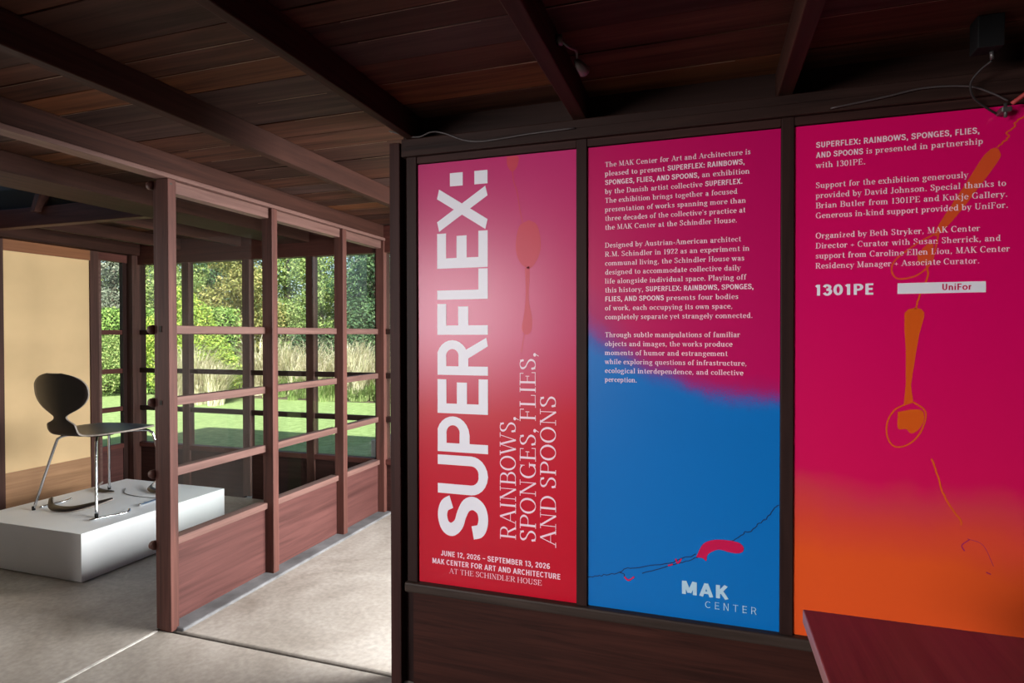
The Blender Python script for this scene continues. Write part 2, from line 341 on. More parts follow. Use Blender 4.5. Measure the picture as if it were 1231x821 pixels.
# ---------------------------------------------------------------- roof, ceiling boards, beams
ZB, ZC = 1.959, 2.047
ceil = MB(); y = 3.80; k = 0
ys_meas = [1.95, 1.80, 1.63, 1.50, 1.373, 1.271, 1.186, 1.005]
edges = [3.80, 3.66, 3.50, 3.37, 3.19, 3.05, 2.92, 2.75, 2.60, 2.44, 2.28, 2.11] + ys_meas
while edges[-1] > -2.6: edges.append(edges[-1] - random.uniform(0.12, 0.21))
kinds = [0, 3, 1, 0, 3, 0, 2, 3, 0, 1, 0, 3, 3, 0, 0, 1, 1, 2, 0, 0, 3, 0, 2, 0, 1, 3]
def planks(x0, x1, ya, yb, mb, ph):
    for i in range(len(edges) - 1):
        t, b = edges[i], edges[i + 1]
        if t <= ya + 0.02 or b >= yb - 0.02: continue
        t, b = min(t, yb), max(b, ya)
        dz = random.uniform(0, 0.003)
        mb.box(x0, x1, b + 0.0022, t - 0.0022, ZC + dz, ZC + 0.022, kinds[(i + ph) % len(kinds)])
        if random.random() < 0.55:                     # pale strip painting the light caught along the board edge
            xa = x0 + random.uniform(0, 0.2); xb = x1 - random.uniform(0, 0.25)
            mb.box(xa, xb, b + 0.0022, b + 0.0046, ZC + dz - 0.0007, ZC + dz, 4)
bays = [-4.66, -4.05, -3.44, -2.82, -2.21, -1.61, -0.986, -0.386, 0.214, 0.82, 1.43, 2.04, 2.55]
for i in range(len(bays) - 1):
    x0, x1 = bays[i], bays[i + 1]
    if x0 < -3.0: planks(x0, x1, 2.62, 3.80, ceil, i * 3)
    else: planks(x0, x1, -2.62, 3.80, ceil, (i * 7) % 11 if i != 4 else 2)
M['board_glint'] = plain('lit_board_edge', (0.20, 0.125, 0.085), 0.6, var=0.5, scale=9)  # highlight colour for the lit board edges
ceil_mats = [M['board_a'], M['board_b'], M['board_c'], M['board_d'], M['board_glint']]
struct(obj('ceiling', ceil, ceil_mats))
rf = MB()
rf.box(-3.09, 2.8, -2.8, 4.35, ZC + 0.024, ZC + 0.16)
rf.box(-4.95, -3.09, 2.62, 4.35, ZC + 0.024, ZC + 0.16)
rf.box(-4.95, -3.09, -2.8, -0.3, ZC + 0.024, ZC + 0.16)
struct(obj('roof', rf, M['roof']))
for x0, wd in ((-1.629, .042), (-1.006, .034), (-.408, .044), (.194, .041), (.80, .041), (1.41, .041)):
    y1 = 3.72 if x0 < -1.3 else 1.97
    struct(obj('ceiling_beam', MB().box(x0, x0 + wd, -2.6, y1, ZB, ZC + 0.001), M['beam'], bevel=0.003))
struct(obj('ceiling_beam', MB().box(-2.232, -2.176, -2.6, 3.72, ZB - 0.001, ZC + 0.001), M['beam'], bevel=0.003))
struct(obj('ceiling_beam', MB().box(-3.09, -2.80, -2.6, 3.72, ZB, ZC + 0.001), M['beam'], bevel=0.004))
for x0 in (-3.465, -4.07):
    struct(obj('ceiling_beam', MB().box(x0, x0 + 0.042, 2.662, 3.72, ZB, ZC + 0.001), M['beam'], bevel=0.003))
struct(obj('ceiling_beam', MB().box(-4.60, -3.09, 2.60, 2.662, ZB, ZC + 0.03), M['frame_x'], bevel=0.003))
# raised clerestory over the left room
cl = MB()
cl.box(-4.75, -3.05, 2.67, 2.72, ZC + 0.024, 2.75)
cl.box(-4.75, -3.05, -0.35, -0.3, ZC, 2.75); cl.box(-3.06, -3.02, -0.3, 2.67, ZC + 0.022, 2.75)
cl.box(-4.80, -4.75, -0.3, 2.67, ZC, 2.25); cl.box(-4.80, -4.75, -0.3, 2.67, 2.62, 2.75); cl.box(-4.9, -3.0, -0.4, 2.8, 2.75, 2.80)
struct(obj('wall_clerestory', cl, M['dark_x']))
cb2 = MB()
for i in range(4): cb2.box(-3.98 + i * 0.23, -3.76 + i * 0.23, 2.645, 2.668, ZC + 0.03, 2.74, i % 2)
struct(obj('wall_clerestory_boards', cb2, [M['board_a'], M['board_d']]))
struct(obj('ceiling_beam', MB().add([(-3.98, 2.56, 2.04), (-3.94, 2.56, 2.04), (-3.62, 2.56, 2.72), (-3.66, 2.56, 2.72), (-3.98, 2.64, 2.04), (-3.94, 2.64, 2.04), (-3.62, 2.64, 2.72), (-3.66, 2.64, 2.72)],
    [(0, 1, 2, 3), (7, 6, 5, 4), (0, 4, 5, 1), (1, 5, 6, 2), (2, 6, 7, 3), (3, 7, 4, 0)]), M['frame_z']))

# ---------------------------------------------------------------- walls that stay out of view
sw = MB()
sw.box(-4.75, 2.7, -2.76, -2.62, 0, ZC)
struct(obj('wall_rear', sw, M['plaster']))
struct(obj('wall_right', MB().box(2.58, 2.72, -2.62, 2.0, 0, ZC), M['plaster']))
struct(obj('wall_hall_end', MB().box(1.0, 1.12, 2.0, 3.80, 0, ZC), M['plaster']))
struct(obj('wall_hall', MB().box(-1.40, 1.0, 3.70, 3.80, 0, ZC), M['plaster']))
struct(obj('wall_side', MB().box(-4.75, -4.60, -2.62, 1.90, 0, ZC), M['plaster']))
struct(obj('wall_shade_stub', MB().box(-4.60, -3.345, 1.90, 1.96, 0, ZC), M['plaster']))  # unseen stub, length set to cut side light off the left floor and plinth

# ---------------------------------------------------------------- glazed partition (window_1)
PX0, PX1 = -2.234, -2.168
PY = [1.935, 2.567, 3.205, 3.700]
ZS = [1.295, 0.980, 0.669]
w1 = struct(empty('window_1', (-2.2, 1.95, 0)))
for y0 in PY:
    z1 = ZB - 0.021 if y0 < 3.69 else ZB - 0.021
    obj('post', MB().box(PX0, PX1, y0, y0 + 0.042, 0.0, z1), M['frame_z'], w1, bevel=0.0035)
obj('head_plate', MB().box(PX0 - 0.004, PX1 + 0.006, -2.6, 3.742, ZB - 0.021, ZB - 0.002), M['rail_y'], w1, bevel=0.003)
for i in range(3):
    a, b = PY[i] + 0.042, PY[i + 1]
    obj('top_rail', MB().box(-2.246, -2.190, a - 0.004, b + 0.006, 1.885, 1.9375), M['rail_y'], w1, bevel=0.003)
    for z in ZS:
        obj('rail', MB().box(-2.262, -2.216, a - 0.004, b + 0.004, z - 0.0186, z + 0.0186), M['rail_y'], w1, bevel=0.003)
    obj('sill', MB().box(-2.266, -2.206, a - 0.004, b + 0.006, 0.349, 0.3835), M['rail_y'], w1, bevel=0.004)
    obj('base_panel', MB().box(-2.244, -2.222, a - 0.002, b + 0.002, 0.010, 0.351), M['panel_y'], w1)
    obj('pane', MB().box(-2.241, -2.237, a, b, 0.372, 1.89), M['glass'], w1)
# tenon ends and mortises on the first post
st = MB().box(-2.262, -2.238, 1.945, 1.967, 0.0, 1.93)
obj('door_stop', st, M['frame_z'], w1, bevel=0.002)
for z in (1.295, 0.98, 0.669, 0.36, 1.915):
    obj('tenon', MB().tube([(-2.262, 1.950, z), (-2.272, 1.948, z), (-2.288, 1.946, z), (-2.292, 1.946, z)], [0.019, 0.021, 0.017, 0.006], 12), M['frame_z'], w1)
for z, s in ((1.295, .011), (0.98, .008)):
    obj('mortise', MB().box(-2.222, -2.208, 1.9338, 1.936, z - s, z + s + 0.004), M['joint'], w1)
obj('mortise', MB().box(-2.1685, -2.1675, 1.945, 1.957, 1.912, 1.920), M['joint'], w1)

# ---------------------------------------------------------------- garden glazing at the back (window_2)
BY = 3.738
w2 = struct(empty('window_2', (-3.3, BY, 0)))
obj('header', MB().box(-4.60, -1.40, BY - 0.026, BY + 0.05, 1.857, ZC), M['frame_x'], w2, bevel=0.003)
mxs = [-4.493, -3.99, -3.387, -2.80, -2.25, -1.62]
for x in mxs[1:4] + mxs[5:]:
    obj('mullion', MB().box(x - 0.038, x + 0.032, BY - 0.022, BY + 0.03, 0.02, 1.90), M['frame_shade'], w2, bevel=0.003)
obj('corner_post', MB().box(-4.60, -4.493, BY - 0.075, BY + 0.05, 0.0, ZB), M['frame_shade'], w2, bevel=0.003)
obj('corner_post', MB().box(-2.268, -2.1685, BY + 0.006, BY + 0.05, 0.0, ZB), M['frame_shade'], w2, bevel=0.003)
for i in range(5):
    a = mxs[i] + (0.032 if i else 0); b = mxs[i + 1] - 0.038
    if i == 3: b = -2.262
    if i == 4: a = -2.174
    for z in ZS:
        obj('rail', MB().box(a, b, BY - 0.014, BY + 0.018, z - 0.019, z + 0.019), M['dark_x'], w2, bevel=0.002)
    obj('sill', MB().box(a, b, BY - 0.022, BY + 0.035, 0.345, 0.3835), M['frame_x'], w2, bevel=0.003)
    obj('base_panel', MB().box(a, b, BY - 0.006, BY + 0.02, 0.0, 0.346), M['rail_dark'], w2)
    obj('pane', MB().box(a, b, BY + 0.002, BY + 0.006, 0.38, 1.86), M['glass'], w2)

# ---------------------------------------------------------------- left wall: canvas panel and narrow window (window_3)
LX = -4.55
w3 = struct(empty('window_3', (LX, 3.5, 0)))
obj('stile', MB().box(LX - 0.05, LX + 0.012, 3.347, 3.415, 0, ZB), M['frame_shade'], w3, bevel=0.003)
obj('stile', MB().box(LX - 0.04, LX - 0.002, 3.422, 3.445, 0, 1.93), M['rail_y'], w3, bevel=0.002)
obj('stile', MB().box(LX - 0.04, LX - 0.002, 3.625, 3.660, 0, 1.93), M['dark_z'], w3, bevel=0.002)
obj('header', MB().box(LX - 0.05, LX + 0.0, 3.415, 3.663, 1.868, ZB), M['frame_y'], w3)
for z in ZS: obj('rail', MB().box(LX - 0.036, LX - 0.008, 3.445, 3.625, z - 0.019, z + 0.019), M['frame_y'], w3, bevel=0.002)
obj('sill', MB().box(LX - 0.038, LX - 0.002, 3.445, 3.625, 0.345, 0.3835), M['frame_y'], w3)
obj('base_panel', MB().box(LX - 0.03, LX - 0.012, 3.415, 3.663, 0, 0.346), M['panel_y'], w3)
obj('pane', MB().box(LX - 0.026, LX - 0.022, 3.445, 3.625, 0.38, 1.87), M['glass'], w3)
wl_ = struct(empty('wall_left', (LX, 2.5, 0)))
obj('canvas_infill', MB().box(LX - 0.03, LX, 2.748, 3.345, 0.326, 1.854), M['canvas'], wl_)
obj('wainscot', MB().box(LX - 0.03, LX + 0.004, 2.748, 3.345, 0.0, 0.328), M['ply'], wl_)
obj('header', MB().box(LX - 0.04, LX + 0.012, 1.96, 3.347, 1.852, ZB - 0.03), M['orange_wood'], wl_)
obj('plate', MB().box(LX - 0.04, LX + 0.10, 1.96, 3.70, ZB - 0.03, ZC + 0.02), M['beam'], wl_, bevel=0.003)
obj('stile', MB().box(LX - 0.04, LX + 0.016, 2.68, 2.748, 0, ZB - 0.03), M['frame_shade'], wl_, bevel=0.003)
obj('canvas_infill', MB().box(LX - 0.03, LX, 1.96, 2.68, 0.326, 1.854), M['canvas'], wl_)
obj('wainscot', MB().box(LX - 0.03, LX + 0.004, 1.96, 2.68, 0.0, 0.328), M['ply'], wl_)

# ---------------------------------------------------------------- panelled wall on the right
YW = 1.892
struct(obj('wall_end_post', MB().box(-1.089, -1.047, 1.900, 1.965, 0, ZB + 0.002), M['post_dark'], bevel=0.003))
struct(obj('wall_recess', MB().box(-1.047, -0.98, 1.935, 1.965, 0, ZB), M['dark_z']))
struct(obj('wall_front', MB().box(-1.0, 2.58, 1.905, 1.965, 0, ZB), M['dark_x']))
ST = [(-1.011, -0.9715), (-0.3995, -0.3645), (0.2065, 0.2410), (0.8135, 0.849), (1.42, 1.455), (2.03, 2.065)]
for a, b in ST: struct(obj('trim_stile', MB().box(a, b, 1.883, 1.906, 0.36, 1.90), M['dark_z'], bevel=0.002))
for i in range(5):
    a, b = ST[i][1], ST[i + 1][0]
    struct(obj('trim_top_rail', MB().box(a, b, 1.886, 1.906, 1.8735, 1.90), M['rail_dark'], bevel=0.002))
struct(obj('head_beam', MB().box(-1.024, 2.58, 1.868, 1.907, 1.897, ZB), M['dark_x'], bevel=0.004))
struct(obj('wall_blocking', MB().box(-1.047, 2.58, 1.93, 1.965, ZB - .01, ZC + 0.02), M['dark_x']))
struct(obj('trim_ledge', MB().box(-1.005, 2.58, 1.8655, 1.87, 1.930, 1.938), M['dark_x']))
struct(obj('trim_sill', MB().box(-1.016, 2.58, 1.866, 1.908, 0.359, 0.3935), M['sill_dark'], bevel=0.006))
struct(obj('baseboard_front', MB().box(-0.992, 2.58, 1.890, 1.908, 0, 0.361), M['base_dark']))
for i in (3, 4): struct(obj('wall_infill', MB().box(ST[i][1], ST[i + 1][0], 1.893, 1.906, 0.38, 1.875), M['dark_x']))

# ---------------------------------------------------------------- exhibition panels: printed colour fields
def print_mat(name, kind):
    m, n, l, b = nmat(name)
    b.inputs['Roughness'].default_value = 0.32; b.inputs['Specular IOR Level'].default_value = 0.36
    tc = n.new('ShaderNodeTexCoord'); sp = n.new('ShaderNodeSeparateXYZ'); l.new(tc.outputs['Object'], sp.inputs[0])
    def noise(scale, detail, rough=0.5):
        z = n.new('ShaderNodeTexNoise'); z.inputs['Scale'].default_value = scale; z.inputs['Detail'].default_value = detail; z.inputs['Roughness'].default_value = rough
        l.new(tc.outputs['Object'], z.inputs['Vector']); return z.outputs['Fac']
    def mth(op, a, c=None, c2=None):
        q = n.new('ShaderNodeMath'); q.operation = op
        for i, v in enumerate((a, c, c2)):
            if v is None: continue
            if isinstance(v, (int, float)): q.inputs[i].default_value = v
            else: l.new(v, q.inputs[i])
        return q.outputs[0]
    X = sp.outputs['X']; Z = mth('ADD', sp.outputs['Z'], 0.014)
    if kind == 1:
        t = mth('ADD', mth('MULTIPLY', Z, 0.672), mth('MULTIPLY', mth('SUBTRACT', noise(1.6, 3), 0.5), 0.10))
        r = ramp(n, [(0.0, (0.56, 0.0008, 0.020)), (0.42, (0.57, 0.001, 0.024)), (0.60, (0.58, 0.016, 0.13)), (1.0, (0.56, 0.018, 0.16))])
    elif kind == 2:
        # blue water colour below, magenta above; the edge climbs to the left and is ragged
        d = mth('SUBTRACT', 0.5636, X)
        e = mth('SUBTRACT', Z, mth('MULTIPLY', mth('MULTIPLY', d, d), 0.65))
        e = mth('ADD', e, mth('MULTIPLY', mth('SUBTRACT', noise(6.5, 6, 0.6), 0.5), 0.10))
        e = mth('ADD', e, mth('MULTIPLY', mth('SUBTRACT', noise(420, 2), 0.5), 0.09))
        t = mth('MULTIPLY_ADD', mth('SUBTRACT', e, 0.685), mth('MULTIPLY_ADD', X, 7.0, 2.5), 0.54)
        r = ramp(n, [(0.0, (0.0008, 0.165, 0.54)), (0.40, (0.0012, 0.17, 0.56)), (0.52, (0.06, 0.105, 0.45)), (0.60, (0.26, 0.035, 0.26)), (0.74, (0.46, 0.008, 0.14)), (1.0, (0.55, 0.0008, 0.112))])
    else:
        e = mth('ADD', Z, mth('MULTIPLY', mth('SUBTRACT', noise(3.2, 5, 0.55), 0.5), 0.17))
        e = mth('ADD', e, mth('MULTIPLY', mth('SUBTRACT', noise(420, 2), 0.5), 0.04))
        e = mth('ADD', e, mth('MULTIPLY', X, 0.05))
        t = mth('MULTIPLY_ADD', e, 1.0, 0.03)
        r = ramp(n, [(0.0, (0.85, 0.10, 0.016)), (0.29, (0.84, 0.098, 0.018)), (0.39, (0.76, 0.066, 0.036)), (0.465, (0.70, 0.042, 0.072)), (0.52, (0.72, 0.005, 0.100)), (1.0, (0.72, 0.001, 0.125))])
    l.new(t, r.inputs['Fac']); l.new(r.outputs[0], b.inputs['Base Color'])
    return m
M['print1'], M['print2'], M['print3'] = print_mat('print_red', 1), print_mat('print_blue', 2), print_mat('print_orange', 3)
def ink(name, c, rough=0.4): return plain(name, c, rough, spec=0.35)
M['ink_white'] = ink('ink_white', (0.86, 0.85, 0.93)); M['ink_pale'] = ink('ink_pale_pink', (0.90, 0.70, 0.80)); M['ink_pink'] = ink('ink_soft_pink', (0.92, 0.70, 0.80))
M['ink_navy'] = ink('ink_navy', (0.010, 0.016, 0.075)); M['ink_crimson'] = ink('ink_crimson', (0.58, 0.004, 0.075)); M['ink_orange'] = ink('ink_orange', (0.74, 0.11, 0.008))
M['ink_orange_dim'] = ink('ink_orange_dim', (0.74, 0.085, 0.02)); M['ink_sky'] = ink('ink_sky', (0.45, 0.66, 0.80)); M['ink_rose'] = ink('ink_rose', (0.60, 0.035, 0.075)); M['ink_purple'] = ink('ink_purple', (0.42, 0.01, 0.14))
M['panel_core'] = plain('pale_panel_edge', (0.55, 0.38, 0.36), 0.6)

LET_Y = YW - 0.0009
STEP = [0]
def ly():
    STEP[0] = (STEP[0] + 1) % 9; return LET_Y + 0.00006 * STEP[0]
def ribbon(mb, pts, width, y=LET_Y, closed=False):
    """flat printed stroke; pts in (x, z); width is a number or a function of direction"""
    P = [np.array(p, float) for p in pts]
    Q = [P[0]]
    for p in P[1:]:
        if np.linalg.norm(p - Q[-1]) > 1e-7: Q.append(p)
    P = Q; n = len(P)
    if n < 2: return
    vs = []
    for i in range(n):
        d = P[min(i + 1, n - 1)] - P[max(i - 1, 0)]
        if closed and (i == 0 or i == n - 1): d = P[1] - P[-2]
        d = d / (np.linalg.norm(d) + 1e-12); nn = np.array((-d[1], d[0]))
        hw = (width(d) if callable(width) else width) / 2
        vs += [P[i] + nn * hw, P[i] - nn * hw]
    mb.add([(v[0], y, v[1]) for v in vs], [(2 * i, 2 * i + 1, 2 * i + 3, 2 * i + 2) for i in range(n - 1)])
def flat_poly(mb, pts, y=LET_Y, smooth=True):
    p = smooth_path(list(pts) + [pts[0]], 4)[:-1] if smooth else list(pts)
    A = sum(p[i][0] * p[(i + 1) % len(p)][1] - p[(i + 1) % len(p)][0] * p[i][1] for i in range(len(p)))
    if A < 0: p = p[::-1]
    mb.add([(a, y, c) for a, c in p], [tuple(range(len(p)))])
def glyph(mb, font, ch, fx, thick, thin, ser, sc):
    """draw one glyph; fx maps glyph units to (x, z) on the wall; returns its advance"""
    g = font.get(ch)
    if g is None: return 40
    serif_t = thin * 1.05
    for cmd in g[1].split(';'):
        tk = cmd.split(); c = tk[0]; v = [float(q) for q in tk[1:]]
        if c in 'pthc':
            pts = [(v[i], v[i + 1]) for i in range(0, len(v), 2)]
            if c == 'c': pts = smooth_path(pts, 5)
        elif c == 'a':
            k = 22 if abs(v[5] - v[4]) > 200 else 12
            pts = [(v[0] + v[2] * math.cos(math.radians(v[4] + (v[5] - v[4]) * i / k)), v[1] + v[3] * math.sin(math.radians(v[4] + (v[5] - v[4]) * i / k))) for i in range(k + 1)]
        if c in 'pca':
            # pen contrast, measured in glyph space
            ds = []
            P = [np.array(q) for q in pts]; out = []
            for i in range(len(P)):
                d = P[min(i + 1, len(P) - 1)] - P[max(i - 1, 0)]
                if c == 'a':
                    th = math.radians(v[4] + (v[5] - v[4]) * i / k); sg = 1 if v[5] > v[4] else -1
                    d = np.array((-v[2] * math.sin(th) * sg, v[3] * math.cos(th) * sg))
                d = d / (np.linalg.norm(d) + 1e-9); hw = (thin + (thick - thin) * abs(d[1]) ** 1.3) / 2
                nn = np.array((-d[1], d[0])); out += [P[i] + nn * hw, P[i] - nn * hw]
            yk = ly(); mb.add([(fx(q)[0], yk, fx(q)[1]) for q in out], [(2 * i, 2 * i + 1, 2 * i + 3, 2 * i + 2) for i in range(len(P) - 1)])
        elif c == 't':
            P = [np.array(q) for q in pts]; d = (P[1] - P[0]) / np.linalg.norm(P[1] - P[0]); nn = np.array((-d[1], d[0])) * thin / 2
            yk = ly(); mb.add([(fx(q)[0], yk, fx(q)[1]) for q in (P[0] + nn, P[0] - nn, P[1] - nn, P[1] + nn)], [(0, 1, 2, 3)])
        elif c == 'h':
            q = [(v[0], v[1] - thick * .4), (v[2], v[1] - thick * .4), (v[2], v[1] + thick * .4), (v[0], v[1] + thick * .4)]
            yk = ly(); mb.add([(fx(t)[0], yk, fx(t)[1]) for t in q], [(0, 1, 2, 3)])
        elif c == 's' and ser:
            y0, y1 = (v[1], v[1] + serif_t) if v[1] <= 0 else (v[1] - serif_t, v[1])
            q = [(v[0] - ser, y0), (v[0] + ser, y0), (v[0] + ser, y1), (v[0] - ser, y1)]
            yk = ly(); mb.add([(fx(t)[0], yk, fx(t)[1]) for t in q], [(0, 1, 2, 3)])
        elif c == 'd':
            k = 10; mb.add([(fx((v[0] + v[2] * math.cos(i * 2 * math.pi / k), v[1] + v[2] * math.sin(i * 2 * math.pi / k)))) for i in range(k)], [])
            o = len(mb.v) - k
            for i in range(k): mb.v[o + i] = (mb.v[o + i][0], LET_Y, mb.v[o + i][1])
            mb.f.append(tuple(o + i for i in range(k))); mb.m.append(0); mb.sm.append(False)
        elif c == 'q':
            q = [(v[0] - v[2], v[1] - v[2]), (v[0] + v[2], v[1] - v[2]), (v[0] + v[2], v[1] + v[2]), (v[0] - v[2], v[1] + v[2])]
            yk = ly(); mb.add([(fx(t)[0], yk, fx(t)[1]) for t in q], [(0, 1, 2, 3)])
    return g[0]
STY = {'serif': (SERIF, 15, 5.5, 15, 7.0), 'title_serif': (SERIF, 10.5, 3.6, 13, 0.0), 'bold': (SANS, 17, 15, 0, 3.0), 'light': (SANS, 7.5, 7.5, 0, 26.0), 'heavy': (SANS, 21, 19, 0, 9.0)}
def runs(text):
    """'*bold* plain' -> [(style, chars)]"""
    out = []
    for i, part in enumerate(text.split('*')):
        if part: out.append(('bold' if i % 2 else 'serif', part))
    return out
def width_of(rs):
    return sum((30 if ch == ' ' else STY[s][0].get(ch, (40, ''))[0]) + STY[s][4] for s, t in rs for ch in t)
def write(mb, rs, x, z, sx, sz, rot=False):
    """rot: text runs upward, letter tops pointing to -X"""
    u = 0.0
    for s, t in rs:
        font, thick, thin, ser, track = STY[s]
        for ch in t:
            if ch == ' ': u += 30 + track; continue
            if rot: fx = lambda q, u=u: (x - q[1] * sz, z + (u + q[0]) * sx)
            else: fx = lambda q, u=u: (x + (u + q[0]) * sx, z + q[1] * sz)
            u += glyph(mb, font, ch, fx, thick, thin, ser, 1) + track
    return u * sx
def part(name, parent, mb, m): return obj(name, mb, m, parent)

PZ0, PZ1 = 0.3940, 1.8707
def make_panel(x0, x1, m, label, name='exhibition_panel'):
    r = empty(name, (x0, YW, PZ0)); tag(r, label, 'exhibition panel', 'printed exhibition panels on the timber wall')
    b = MB(); b.box(x0, x1, YW, YW + 0.011, PZ0, PZ1, 1)
    b.m[2] = 0
    obj('board', b, [m, M['panel_core']], r)
    return r
p1 = make_panel(-0.9695, -0.4005, M['print1'], 'red panel with giant vertical SUPERFLEX lettering, next to the open doorway')
p2 = make_panel(-0.3636, 0.2055, M['print2'], 'magenta and blue panel with three paragraphs and the MAK Center logo')
p3 = make_panel(0.2420, 0.8125, M['print3'], 'magenta to orange panel with spoon drawings behind the wooden table top')

# panel 1
t = MB(); CAPX, BASEX = -0.8958, -0.7072
for ch, z0, z1 in (('S', .5643, .7121), ('U', .7164, .8509), ('P', .8625, .9866), ('E', .997, 1.1179), ('R', 1.1308, 1.2604), ('F', 1.2707, 1.3782), ('L', 1.3932, 1.4971), ('E', 1.5017, 1.6261), ('X', 1.6306, 1.778)):
    tk = {'S': (20.5, 20), 'X': (18, 18), 'U': (13.5, 19), 'P': (13.5, 20), 'R': (13.5, 19.5)}.get(ch, (13.5, 20)); tmp = MB(); glyph(tmp, SANS, ch, lambda q: q, tk[0], tk[1], 0, 1)
    us = [v[0] for v in tmp.v]; vs_ = [v[2] for v in tmp.v]; a, b = min(us), max(us); c, d = min(vs_), max(vs_)
    c, d = (c, d) if ch in 'SU' else (0, 100)
    tmp.v = [(v[0], v[1], min(max(v[2], c), d)) for v in tmp.v]
    t.add([(BASEX + (CAPX - BASEX) * (v[2] - c) / (d - c), v[1], z0 + (z1 - z0) * (v[0] - a) / (b - a)) for v in tmp.v], [f[::-1] for f in tmp.f])
for q in ((-0.7552, -0.7072), (-0.8462, -0.7982)):
    t.box(q[0], q[1], LET_Y - 0.0002, LET_Y, 1.7852, 1.8309)
part('title_lettering', p1, t, M['ink_white'])
t = MB()
for txt, xt, xb, z0, z1 in (('RAINBOWS,', -.6644, -.6077, .5771, .9972), ('SPONGES, FLIES,', -.5936, -.5379, .5757, 1.2132), ('AND SPOONS', -.523, -.469, .5702, 1.0712)):
    rs = [('title_serif', txt)]; write(t, rs, xb, z0, (z1 - z0) / width_of(rs), (xb - xt) / 100, True)
part('subtitle_lettering', p1, t, M['ink_pale'])
t = MB()
for txt, s, x0, x1, z, hcap in (('JUNE 12, 2026 - SEPTEMBER 13, 2026', 'bold', -.8852, -.4887, .495, .0185), ('MAK CENTER FOR ART AND ARCHITECTURE', 'bold', -.9188, -.4529, .4645, .0185), ('AT THE SCHINDLER HOUSE', 'title_serif', -.8534, -.5169, .4365, .0180)):
    rs = [(s, txt)]; write(t, rs, x0, z, (x1 - x0) / width_of(rs), hcap / 100)
part('date_lettering', p1, t, M['ink_pale'])

MOT = {
'sponge':[(-0.0287,0.5878),(-0.0119,0.6252),(0.0048,0.6406),(0.0325,0.6489),(0.0654,0.65),(0.0953,0.6457),(0.1077,0.6326),(0.1034,0.6188),(0.0872,0.6129),(0.0655,0.6145),(0.0381,0.619),(0.016,0.6089),(0.0049,0.5976),(0.001,0.5795),(-0.009,0.5872)],
'squig':[[(-0.3643,0.4849),(-0.3373,0.4896),(-0.3031,0.5001),(-0.2601,0.5117),(-0.2419,0.5262),(-0.1968,0.5378),(-0.1202,0.5561),(-0.0684,0.579),(-0.0287,0.5967)],[(-0.2601,0.5117),(-0.2479,0.5101),(-0.2449,0.5012)],[(-0.1908,0.5172),(-0.1202,0.5471),(-0.0684,0.5683),(-0.0231,0.5885)],[(0.0736,0.648),(0.1033,0.6697),(0.1113,0.6792),(0.1327,0.6872),(0.1432,0.7026),(0.1617,0.7187),(0.1722,0.7283),(0.193,0.7587),(0.2034,0.7682)]],
'pink':[[(-0.2461,0.5011),(-0.2328,0.4911),(-0.2147,0.5044)],[(-0.1115,0.5524),(-0.0971,0.5577)],[(-0.0885,0.5767),(-0.0827,0.5636),(-0.0713,0.5787)]],
'handle1':[(0.7161,1.7609),(0.7283,1.7627),(0.7357,1.7502),(0.7334,1.7299),(0.687,1.6572),(0.6448,1.5946),(0.5991,1.5402),(0.5903,1.5486),(0.6218,1.6082),(0.6619,1.677),(0.6965,1.7392)],
'bowl1':[(0.5913,1.5437),(0.5445,1.5157),(0.4969,1.4749),(0.489,1.4443),(0.5052,1.4234),(0.545,1.4301),(0.5763,1.4564),(0.589,1.4893),(0.5991,1.5433)],
'fill1':[(0.5499,1.491),(0.5785,1.5201),(0.5874,1.5075),(0.5788,1.4685),(0.5527,1.4677)],
'str1':[[(0.7929,1.8431),(0.7872,1.838),(0.7691,1.8256),(0.7644,1.8115),(0.75,1.7985),(0.7559,1.7891),(0.7429,1.7759),(0.7307,1.7642)],[(0.571,1.4627),(0.5738,1.4292),(0.5556,1.3758),(0.5458,1.3386)]],
'handle2':[(0.5199,1.3284),(0.5293,1.3392),(0.5449,1.3426),(0.5604,1.3387),(0.5666,1.33),(0.5667,1.317),(0.5546,1.2665),(0.5456,1.2014),(0.5366,1.1286),(0.5418,1.0837),(0.5193,1.0742),(0.524,1.1356),(0.5235,1.2302),(0.5201,1.2811)],
'bowl2':[(0.5418,1.0837),(0.5712,1.0573),(0.5622,1.0062),(0.5343,0.9684),(0.4996,0.9577),(0.4804,0.9838),(0.4802,1.0243),(0.496,1.058),(0.5193,1.0742),(0.5418,1.0837)],
'fill2':[(0.5055,1.0547),(0.5432,1.0634),(0.565,1.0585),(0.567,1.0318),(0.5529,1.0058),(0.5373,0.9963),(0.5247,1.008),(0.5057,1.0093)],
'str2':[[(0.5861,0.9295),(0.5998,0.8857),(0.612,0.8400),(0.6324,0.7982),(0.652,0.7713),(0.6557,0.7537)],[(0.6691,0.7192),(0.7049,0.7053),(0.7287,0.6513)]],
'purp':[[(0.6633,0.685),(0.6572,0.7),(0.6751,0.7177)],[(0.7124,0.6337),(0.723,0.6293)]],
'oval1':[(-0.5614,1.6516),(-0.5326,1.6332),(-0.5201,1.5774),(-0.5281,1.5281),(-0.5582,1.4905),(-0.5931,1.5141),(-0.6071,1.565),(-0.5953,1.6314)],
'tail1':[(-0.5756,1.4911),(-0.5582,1.4905),(-0.5618,1.3906),(-0.5502,1.3292),(-0.5526,1.2848),(-0.5701,1.2703),(-0.5864,1.2905),(-0.5769,1.3462),(-0.5722,1.413)],
'line1':[[(-0.6185,1.822),(-0.6136,1.7837),(-0.6011,1.7448),(-0.5938,1.697),(-0.5829,1.6443)],[(-0.577,1.2737),(-0.5877,1.2122)]],
'stain1':[(-0.6385,1.8689),(-0.5985,1.8665),(-0.601,1.8346),(-0.6185,1.8172),(-0.636,1.8378)],
}
